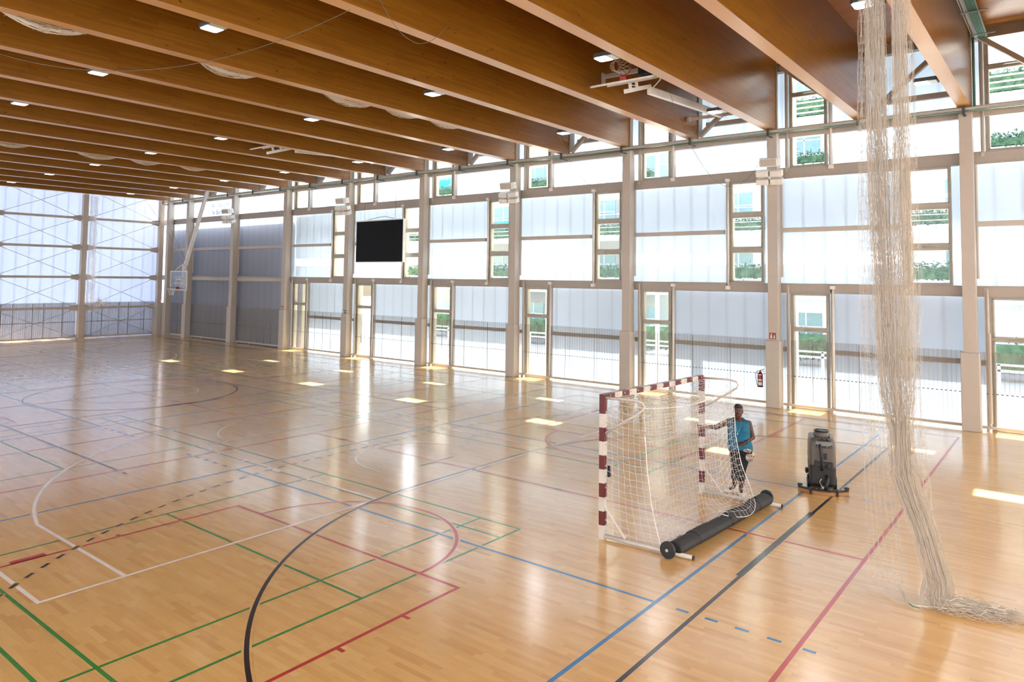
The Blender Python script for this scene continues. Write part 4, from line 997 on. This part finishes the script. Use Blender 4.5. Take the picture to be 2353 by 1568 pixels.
net_patch(s, lambda a, b: GP(0.12+2.9*a, 0.60-0.05*math.sin(math.pi*a)-0.05*b, 1.93-0.11*math.sin(math.pi*a) - (0.50+0.05*math.sin(a*9))*b), 62, 11, 0.0019, 0.002); s.build('inner_net', CORDW, goal)
s = MB()
s.tube([pl(backprof(i/24)[0], 1.0) for i in range(25)], 0.005, 5); s.tube([pl(backprof(0.0)[1], i/16) for i in range(17)], 0.006, 5); s.tube([pl(backprof(1.0)[1], i/16) for i in range(17)], 0.006, 5)
s.tube([pl(backprof(i/30)[1], 1.0) for i in range(31)], 0.0045, 5)
s.build('edge_rope', CORDW, goal)
s = MB()
for i in range(16):
    c = GP(0.15+i*0.19, 0.05, 2.05); s.box(-0.005, 0.005, -0.004, 0.010, -0.012, 0.010, 0, Matrix.Translation(c))
for u0 in (0.04, 3.10):
    for i in range(12): s.box(-0.005, 0.005, -0.004, 0.010, -0.012, 0.010, 0, Matrix.Translation(GP(u0, 0.05, 0.12+i*0.155)))
tag(s.build('net_clip', GWH, goal), kind='stuff')

# ------------------------------------------------------------------ floor scrubber
sc = empty('floor_scrubber', (13.62, 3.62, 0), math.radians(-71.2), label='grey and black walk-behind floor scrubbing machine standing on the court lines', cat='scrubber')
TANK = plain('tank_grey', (0.12, 0.105, 0.09), 0.45); TANKL = plain('tank_light_grey', (0.22, 0.23, 0.23), 0.4); SBL = plain('scrubber_black', (0.016, 0.016, 0.017), 0.5); WOODB = plain('amber_blade', (0.35, 0.17, 0.05), 0.5)  # tank greys darkened to carry the machine's backlit shade
def loft(s, rings, m=0):    # rings: list of lists of points
    i0 = len(s.v); n = len(rings[0])
    for r_ in rings: s.v += [tuple(p) for p in r_]
    for j in range(len(rings)-1):
        for k in range(n): s.f.append((i0+j*n+k, i0+j*n+(k+1) % n, i0+(j+1)*n+(k+1) % n, i0+(j+1)*n+k)); s.m.append(m)
    s.f.append(tuple(i0+k for k in reversed(range(n)))); s.m.append(m); s.f.append(tuple(i0+(len(rings)-1)*n+k for k in range(n))); s.m.append(m)
def rrect(cx, cy, hx, hy, r, z, n=4):
    P = []
    for qx, qy, a0 in ((1, 1, 0), (-1, 1, 90), (-1, -1, 180), (1, -1, 270)):
        for i in range(n+1):
            a = math.radians(a0+90*i/n); P.append((cx+qx*(hx-r)+r*math.cos(a), cy+qy*(hy-r)+r*math.sin(a), z))
    return P
s = MB(); loft(s, [rrect(0, 0.42, 0.195, 0.34, 0.05, 0.10), rrect(0, 0.42, 0.215, 0.36, 0.06, 0.16), rrect(0, 0.42, 0.22, 0.37, 0.06, 0.44), rrect(0, 0.42, 0.212, 0.36, 0.06, 0.47)]); s.build('chassis', SBL, sc, smooth=False)
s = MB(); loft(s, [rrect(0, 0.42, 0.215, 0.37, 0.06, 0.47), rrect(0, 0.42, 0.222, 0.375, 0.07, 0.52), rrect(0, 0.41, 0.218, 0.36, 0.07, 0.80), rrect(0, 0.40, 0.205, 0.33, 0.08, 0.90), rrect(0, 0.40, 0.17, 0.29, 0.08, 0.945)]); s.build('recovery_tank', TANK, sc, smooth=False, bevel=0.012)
for sx in (-1, 1):
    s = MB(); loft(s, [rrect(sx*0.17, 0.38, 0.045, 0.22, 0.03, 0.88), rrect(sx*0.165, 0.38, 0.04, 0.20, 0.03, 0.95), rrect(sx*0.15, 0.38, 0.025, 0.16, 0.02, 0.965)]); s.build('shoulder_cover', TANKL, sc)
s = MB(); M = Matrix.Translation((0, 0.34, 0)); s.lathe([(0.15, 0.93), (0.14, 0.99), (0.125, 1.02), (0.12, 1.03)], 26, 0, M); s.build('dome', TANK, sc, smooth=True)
s = MB(); s.lathe([(0.122, 1.03), (0.128, 1.045), (0.122, 1.06), (0.105, 1.062)], 26, 0, M); s.box(-0.09, 0.09, 0.32, 0.345, 1.06, 1.075); s.build('lid_ring', BLACK, sc)
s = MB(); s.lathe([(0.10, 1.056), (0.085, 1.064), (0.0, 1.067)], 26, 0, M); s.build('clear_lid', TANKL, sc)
s = MB(); s.box(-0.115, 0.155, 0.025, 0.05, 0.795, 0.83); s.build('strap_bar', BLACK, sc)
s = MB()
for x in (-0.09, 0.07, 0.13): s.cyl((x, 0.026, 0.812), (x, 0.018, 0.812), 0.008, 8)
s.build('bar_screws', GALV, sc)
s = MB(); s.tube([(-0.05, 0.02, 0.86), (-0.045, 0.0, 0.80), (-0.03, -0.005, 0.68), (-0.015, 0.0, 0.56), (-0.015, 0.01, 0.46), (-0.02, 0.03, 0.40)], 0.022, 10); s.build('drain_hose', BLACK, sc, smooth=True)
s = MB(); s.box(0.02, 0.07, 0.03, 0.06, 0.59, 0.70); s.cyl((0.03, 0.03, 0.62), (0.03, 0.02, 0.62), 0.008, 8); s.build('level_window', SBL, sc, bevel=0.01)
s = MB(); s.box(-0.14, 0.165, 0.02, 0.06, 0.46, 0.55); s.box(0.07, 0.13, -0.005, 0.03, 0.44, 0.53); s.box(-0.14, -0.09, 0.0, 0.03, 0.46, 0.57); s.build('rear_bracket', BLACK, sc, bevel=0.01)
s = MB(); s.tube([(-0.13, 0.03, 0.82), (-0.125, 0.02, 0.87), (-0.07, 0.05, 0.84)], 0.006, 5); s.prism([(-0.12, 0), (-0.03, -0.07), (0.07, -0.07), (0.16, 0), (0.15, 0.04), (-0.11, 0.04)], 0, 0.012, 0, Matrix.Translation((0, 0.04, 0.87)) @ Matrix.Rotation(math.pi/2, 4, 'X')); s.build('handle_recess', TANKL, sc)
s = MB(); s.box(-0.08, 0.11, -0.01, 0.06, 0.915, 0.935); s.cyl((-0.03, 0.02, 0.95), (0.01, 0.02, 0.95), 0.012, 8); s.cyl((0.05, 0.02, 0.95), (0.09, 0.02, 0.95), 0.012, 8); s.build('control_panel', BLACK, sc)
for sx in (-1, 1):
    s = MB(); s.cyl((sx*0.20, 0.38, 0.115), (sx*0.245, 0.38, 0.115), 0.115, 22); s.build('drive_wheel', BLACK, sc)
s = MB(); s.ell((-0.245, 0.62, 0.24), (0.03, 0.10, 0.055)); s.build('side_bumper', SBL, sc, smooth=True)
s = MB(); s.cyl((0, 0.72, 0.085), (0, 0.72, 0.02), 0.24, 30); s.build('brush_deck', SBL, sc)
s = MB(); s.tube([(0.06, 0.06, 0.30), (0.07, -0.02, 0.27), (0.05, -0.06, 0.18), (0.03, -0.05, 0.08)], 0.03, 12); s.build('vacuum_hose', SBL, sc, smooth=True)
s = MB()
cur = [(x, -0.10 + 0.28*(x*x)/0.17*0.62, 0) for x in [-0.42+0.84*i/20 for i in range(21)]]
rings = [[(x, y-0.03, 0.05), (x, y+0.03, 0.05), (x, y+0.03, 0.085), (x, y-0.03, 0.085)] for x, y, _ in cur]; loft(s, rings); s.build('squeegee_bar', BLACK, sc)
s = MB(); loft(s, [[(x, y-0.037, 0.004), (x, y-0.031, 0.004), (x, y-0.031, 0.06), (x, y-0.037, 0.06)] for x, y, _ in cur]); loft(s, [[(x, y+0.02, 0.004), (x, y+0.028, 0.004), (x, y+0.028, 0.07), (x, y+0.02, 0.07)] for x, y, _ in cur]); s.build('squeegee_blade', WOODB, sc)
for x in (-0.385, 0.385):
    s = MB(); s.cyl((x, 0.06, 0.10), (x, 0.06, 0.125), 0.045, 18); s.cyl((x, 0.06, 0.08), (x, 0.06, 0.13), 0.012, 8); s.build('bumper_roller', SBL, sc)
for x in (-0.22, 0.22):
    s = MB(); s.cyl((x-0.018, -0.10, 0.033), (x+0.018, -0.10, 0.033), 0.032, 16); s.box(x-0.012, x+0.012, -0.10, -0.04, 0.05, 0.12); s.build('support_castor', BLACK, sc)
s = MB()
for i in range(8): x = -0.28+0.08*i; s.cyl((x, -0.05+0.9*x*x, 0.085), (x, -0.05+0.9*x*x, 0.10), 0.008, 6)
tag(s.build('thumb_screws', GALV, sc), kind='stuff')
s = MB(); s.box(-0.03, 0.03, -0.06, 0.16, 0.10, 0.13); s.tube([(-0.02, -0.05, 0.12), (-0.06, 0.02, 0.2), (-0.02, 0.08, 0.25)], 0.012, 6); s.build('squeegee_arm', GALV, sc)

# ------------------------------------------------------------------ the woman
SKIN = plain('backlit_tanned_skin', (0.085, 0.032, 0.016), 0.5, var=0.08, scale=14); HAIR = plain('dark_hair', (0.012, 0.009, 0.008), 0.4, var=0.3, scale=60)  # skin and top colours darkened to stand in for backlit shade
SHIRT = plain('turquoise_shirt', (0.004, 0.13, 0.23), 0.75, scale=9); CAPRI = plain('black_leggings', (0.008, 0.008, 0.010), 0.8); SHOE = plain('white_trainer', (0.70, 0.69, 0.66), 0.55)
wo = empty('person', (12.6, 4.78, 0), math.radians(-69.2), label='woman in turquoise sleeveless top and black leggings holding the goal post, backlit', cat='person')
def capsule(s, a, b, ra, rb, n=14):
    a, b = Vector(a), Vector(b); d = (b-a).normalized(); pts = []; rr = []
    for t in (90, 60, 30): pts.append(a - d*ra*math.sin(math.radians(t))); rr.append(max(ra*math.cos(math.radians(t)), 0.001))
    pts += [a, (a+b)/2, b]; rr += [ra, (ra+rb)/2, rb]
    for t in (30, 60, 90): pts.append(b + d*rb*math.sin(math.radians(t))); rr.append(max(rb*math.cos(math.radians(t)), 0.001))
    s.tube(pts, rr, n)
def oval(cx, cy, rx, ry, z, n=22, flat=0.0):
    return [(cx+rx*math.copysign(abs(math.cos(2*math.pi*i/n))**0.85, math.cos(2*math.pi*i/n)), cy+ry*math.copysign(abs(math.sin(2*math.pi*i/n))**0.85, math.sin(2*math.pi*i/n)), z) for i in range(n)]
def fuse(s, name, mat, parent, voxel, smooth=4, fac=0.5):
    o = s.build(name+'_raw', mat); m = o.modifiers.new('r', 'REMESH'); m.mode = 'VOXEL'; m.voxel_size = voxel
    k = o.modifiers.new('s', 'SMOOTH'); k.factor = fac; k.iterations = smooth
    bpy.context.view_layer.update()
    me = bpy.data.meshes.new_from_object(o.evaluated_get(bpy.context.evaluated_depsgraph_get())); bpy.data.objects.remove(o, do_unlink=True)
    me.name = name; me.polygons.foreach_set('use_smooth', [True]*len(me.polygons)); me.materials.clear(); me.materials.append(mat)
    o = bpy.data.objects.new(name, me); COL.objects.link(o); o.parent = parent; return o
TOR = [(0.035, 0.00, 0.175, 0.125, 0.70), (0.035, 0.00, 0.205, 0.145, 0.78), (0.03, -0.005, 0.205, 0.145, 0.86), (0.02, -0.015, 0.185, 0.130, 0.96), (0.015, -0.015, 0.180, 0.125, 1.04), (0.012, -0.02, 0.180, 0.13, 1.12), (0.012, -0.01, 0.182, 0.118, 1.19), (0.012, 0.0, 0.172, 0.098, 1.25), (0.010, 0.0, 0.125, 0.075, 1.29), (0.006, 0.0, 0.055, 0.055, 1.32)]
SHL, SHR = (-0.150, 0.0, 1.262), (0.178, 0.0, 1.245)
ELL, ELR = (-0.375, -0.07, 1.155), (0.245, 0.02, 1.005)
WRL, WRR = (-0.575, -0.145, 1.160), (0.115, -0.185, 0.945)
HIL, HIR = (-0.060, 0.03, 0.76), (0.125, 0.0, 0.76)
KNL, KNR = (-0.055, 0.04, 0.45), (0.065, -0.03, 0.45)
ANL, ANR = (-0.065, 0.14, 0.085), (0.045, 0.0, 0.085)
b = MB(); loft(b, [oval(*t[:4], t[4]) for t in TOR])
capsule(b, (0.005, 0.0, 1.27), (0.003, -0.012, 1.38), 0.056, 0.050)
for S, E_, W_, in ((SHL, ELL, WRL), (SHR, ELR, WRR)):
    capsule(b, S, E_, 0.058, 0.043); capsule(b, E_, W_, 0.043, 0.026)
for H, K, A in ((HIL, KNL, ANL), (HIR, KNR, ANR)):
    capsule(b, H, K, 0.098, 0.060); capsule(b, K, Vector(K).lerp(Vector(A), 0.35), 0.056, 0.056); capsule(b, Vector(K).lerp(Vector(A), 0.35), A, 0.056, 0.035)
capsule(b, ANR, (0.05, -0.10, 0.05), 0.035, 0.03); capsule(b, ANL, (-0.14, 0.08, 0.05), 0.035, 0.03)
# head: skull, jaw, nose, brow, ears
HX, HY, HZ = 0.004, -0.02, 1.462
loft(b, [oval(HX, HY+dy, rx, ry, HZ+z, 20) for z, rx, ry, dy in ((-0.135, 0.022, 0.022, -0.040), (-0.122, 0.040, 0.042, -0.030), (-0.095, 0.056, 0.066, -0.012), (-0.06, 0.067, 0.082, 0.0), (-0.02, 0.074, 0.090, 0.004), (0.02, 0.077, 0.094, 0.006), (0.06, 0.072, 0.088, 0.008), (0.09, 0.054, 0.067, 0.01), (0.108, 0.026, 0.035, 0.012))])
b.ell((HX, HY-0.094, HZ-0.030), (0.013, 0.018, 0.014)); capsule(b, (HX, HY-0.083, HZ+0.015), (HX, HY-0.097, HZ-0.026), 0.008, 0.011, 8)
b.ell((HX, HY-0.078, HZ-0.072), (0.024, 0.012, 0.010)); b.ell((HX, HY-0.058, HZ-0.112), (0.022, 0.018, 0.014))
for sx in (-1, 1): b.ell((HX+sx*0.030, HY-0.078, HZ+0.018), (0.022, 0.010, 0.007)); b.ell((HX+sx*0.038, HY-0.064, HZ-0.035), (0.018, 0.016, 0.016)); b.ell((HX+sx*0.078, HY+0.008, HZ-0.015), (0.010, 0.018, 0.030))
# hands: palm, four fingers, thumb
def hand(b, W_, pd, fd, side, curl):
    W_ = Vector(W_); pd = Vector(pd).normalized(); fd = Vector(fd).normalized(); lat = pd.cross(fd).normalized()    # pd: wrist->knuckles, fd: palm normal
    c = W_ + pd*0.055
    for k in (-1.5, -0.5, 0.5, 1.5): capsule(b, W_+pd*0.012+lat*k*0.010, W_+pd*0.085+lat*k*0.019, 0.014, 0.012, 8)
    for k, L in ((-1.5, 0.060), (-0.5, 0.072), (0.5, 0.074), (1.5, 0.064)):
        p0 = W_ + pd*0.088 + lat*k*0.020; a = curl*(1+0.12*k)
        d1 = (pd*math.cos(a)+fd*math.sin(a)).normalized(); p1 = p0+d1*L*0.45; d2 = (pd*math.cos(2*a)+fd*math.sin(2*a)).normalized(); p2 = p1+d2*L*0.32; d3 = (pd*math.cos(2.7*a)+fd*math.sin(2.7*a)).normalized(); p3 = p2+d3*L*0.25
        capsule(b, p0, p1, 0.0095, 0.0088, 8); capsule(b, p1, p2, 0.0088, 0.0080, 8); capsule(b, p2, p3, 0.0080, 0.0070, 8)
    t0 = W_ + pd*0.025 + lat*side*0.024; t1 = t0 + (lat*side*0.8+pd*0.7+fd*0.4).normalized()*0.038; t2 = t1 + (lat*side*0.2+pd*0.8+fd*0.6).normalized()*0.030
    capsule(b, t0, t1, 0.0125, 0.0105, 8); capsule(b, t1, t2, 0.0105, 0.0085, 8)
hand(b, WRL, (-0.92, -0.25, 0.05), (-0.15, 0.95, 0.05), 1, 0.85)
hand(b, WRR, (-0.93, -0.25, -0.18), (0.1, 0.35, -0.93), 1, 0.45)
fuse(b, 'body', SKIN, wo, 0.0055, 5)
s = MB(); loft(s, [oval(t[0], t[1], t[2]+0.012, t[3]+0.012, t[4]) for t in ((0.035, -0.002, 0.205, 0.150, 0.795),) + tuple(TOR[2:8])] + [oval(0.010, 0.004, 0.145, 0.086, 1.287)])
for S, dx in ((SHL, 0.045), (SHR, -0.045)): s.ell((S[0]+dx*0.55, S[1], S[2]+0.002), (0.062, 0.068, 0.058)); capsule(s, (S[0]+dx*1.2, 0.0, S[2]+0.035), (S[0]*0.42, 0.015, 1.325), 0.028, 0.022)
for sx in (-1, 1): s.ell((0.012+sx*0.078, -0.115, 1.135), (0.072, 0.050, 0.062))
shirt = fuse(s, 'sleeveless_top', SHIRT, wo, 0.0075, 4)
s = MB(); loft(s, [oval(t[0], t[1], t[2]+0.006, t[3]+0.006, t[4]) for t in TOR[0:3]])
for H, K, A in ((HIL, KNL, ANL), (HIR, KNR, ANR)):
    capsule(s, H, K, 0.106, 0.068); q = Vector(K).lerp(Vector(A), 0.46); capsule(s, K, q, 0.064, 0.062); s.cyl(q, q+(Vector(A)-Vector(K)).normalized()*0.05, 0.063, 16, 0, 0.058)
fuse(s, 'black_leggings', CAPRI, wo, 0.009, 4)
s = MB(); s.ell((HX, HY+0.022, HZ+0.040), (0.086, 0.100, 0.084)); s.ell((HX-0.01, HY-0.015, HZ+0.088), (0.066, 0.078, 0.036)); s.ell((HX+0.02, HY-0.052, HZ+0.075), (0.056, 0.034, 0.026)); s.ell((HX+0.062, HY+0.01, HZ+0.02), (0.022, 0.045, 0.055)); s.ell((HX-0.062, HY+0.01, HZ+0.02), (0.022, 0.045, 0.055)); s.ell((HX+0.03, HY+0.12, HZ+0.01), (0.04, 0.04, 0.05))
fuse(s, 'hair', HAIR, wo, 0.006, 2)
EYEW = plain('eye_white', (0.6, 0.58, 0.55), 0.3); LIP = plain('lips', (0.22, 0.05, 0.04), 0.45)
for sx in (-1, 1):
    s = MB(); s.ell((HX+sx*0.030, HY-0.083, HZ+0.000), (0.0125, 0.008, 0.0055)); s.build('eye', EYEW, wo, smooth=True)
    s = MB(); s.ell((HX+sx*0.030, HY-0.0895, HZ+0.000), (0.0055, 0.003, 0.0052)); s.build('iris', HAIR, wo, smooth=True)
    s = MB(); s.tube([(HX+sx*0.013, HY-0.091, HZ+0.021), (HX+sx*0.030, HY-0.092, HZ+0.027), (HX+sx*0.048, HY-0.080, HZ+0.021)], [0.002, 0.0035, 0.002], 6); s.build('eyebrow', HAIR, wo, smooth=True)
s = MB(); s.ell((HX, HY-0.090, HZ-0.066), (0.021, 0.006, 0.0045)); s.ell((HX, HY-0.089, HZ-0.075), (0.018, 0.006, 0.005)); s.build('mouth', LIP, wo, smooth=True)
def shoe(ax, ay, ang, nm):
    M = Matrix.Translation((ax, ay, 0)) @ Matrix.Rotation(ang, 4, 'Z'); s = MB()
    R_ = [(0.055, 0.030, 0.02, 0.085), (0.03, 0.036, 0.012, 0.10), (-0.03, 0.038, 0.010, 0.095), (-0.09, 0.044, 0.010, 0.07), (-0.14, 0.045, 0.010, 0.055), (-0.18, 0.034, 0.014, 0.045), (-0.197, 0.015, 0.02, 0.035)]
    rings = []
    for y, hw, z0, z1 in R_:
        rings.append([tuple(M @ Vector(p)) for p in ((-hw, y, z0), (-hw*1.02, y, (z0+z1)/2), (-hw*0.7, y, z1*0.95), (0, y, z1), (hw*0.7, y, z1*0.95), (hw*1.02, y, (z0+z1)/2), (hw, y, z0), (0, y, z0))])
    loft(s, rings); loft(s, [[tuple(M @ Vector(p)) for p in ((-hw-0.004, y*1.02, 0.0), (hw+0.004, y*1.02, 0.0), (hw+0.004, y*1.02, 0.022), (-hw-0.004, y*1.02, 0.022))] for y, hw, z0, z1 in R_])
    capsule(s, M @ Vector((0, 0.015, 0.06)), M @ Vector((0, 0.015, 0.115)), 0.043, 0.041)
    return fuse(s, nm, SHOE, wo, 0.006, 2)
shoe(0.045, 0.0, math.radians(8), 'white_shoe'); shoe(-0.065, 0.14, math.radians(-62), 'white_shoe')
t = NT('leopard_print'); g = t.n('NewGeometry'); vo = t.n('TexVoronoi'); t.l(g.outputs['Position'], vo.inputs['Vector']); vo.inputs['Scale'].default_value = 55.0
t.l(t.ramp(vo.outputs['Distance'], [(0.40, (0.02, 0.018, 0.016)), (0.52, (0.55, 0.48, 0.42))]), t.b.inputs['Base Color']); t.b.inputs['Roughness'].default_value = 0.8
s = MB(); s.ell((0.195, -0.135, 0.69), (0.078, 0.035, 0.085)); s.ell((0.15, -0.145, 0.805), (0.085, 0.022, 0.032)); fuse(s, 'waist_bag', t.mat, wo, 0.008, 2)
s = MB(); s.tube([(0.075, -0.168, 0.765), (0.15, -0.178, 0.758), (0.235, -0.14, 0.765)], 0.010, 6); s.build('bag_strap', BLACK, wo)
s = MB()
Wv = Vector(WRR).lerp(Vector(ELR), 0.10); dv = (Vector(WRR)-Vector(ELR)).normalized(); s.cyl(Wv-dv*0.010, Wv+dv*0.010, 0.034, 16); s.build('wristwatch', BLACK, wo)
s = MB(); s.tube([(0.05, -0.07, 1.31), (0.045, -0.115, 1.24), (0.025, -0.165, 1.16), (-0.01, -0.177, 1.095), (-0.03, -0.165, 1.16), (-0.045, -0.11, 1.25), (-0.045, -0.06, 1.315)], 0.002, 5); s.ell((-0.01, -0.183, 1.085), (0.009, 0.004, 0.012)); s.build('necklace', plain('silver', (0.8, 0.8, 0.78), 0.3, 0.6), wo)
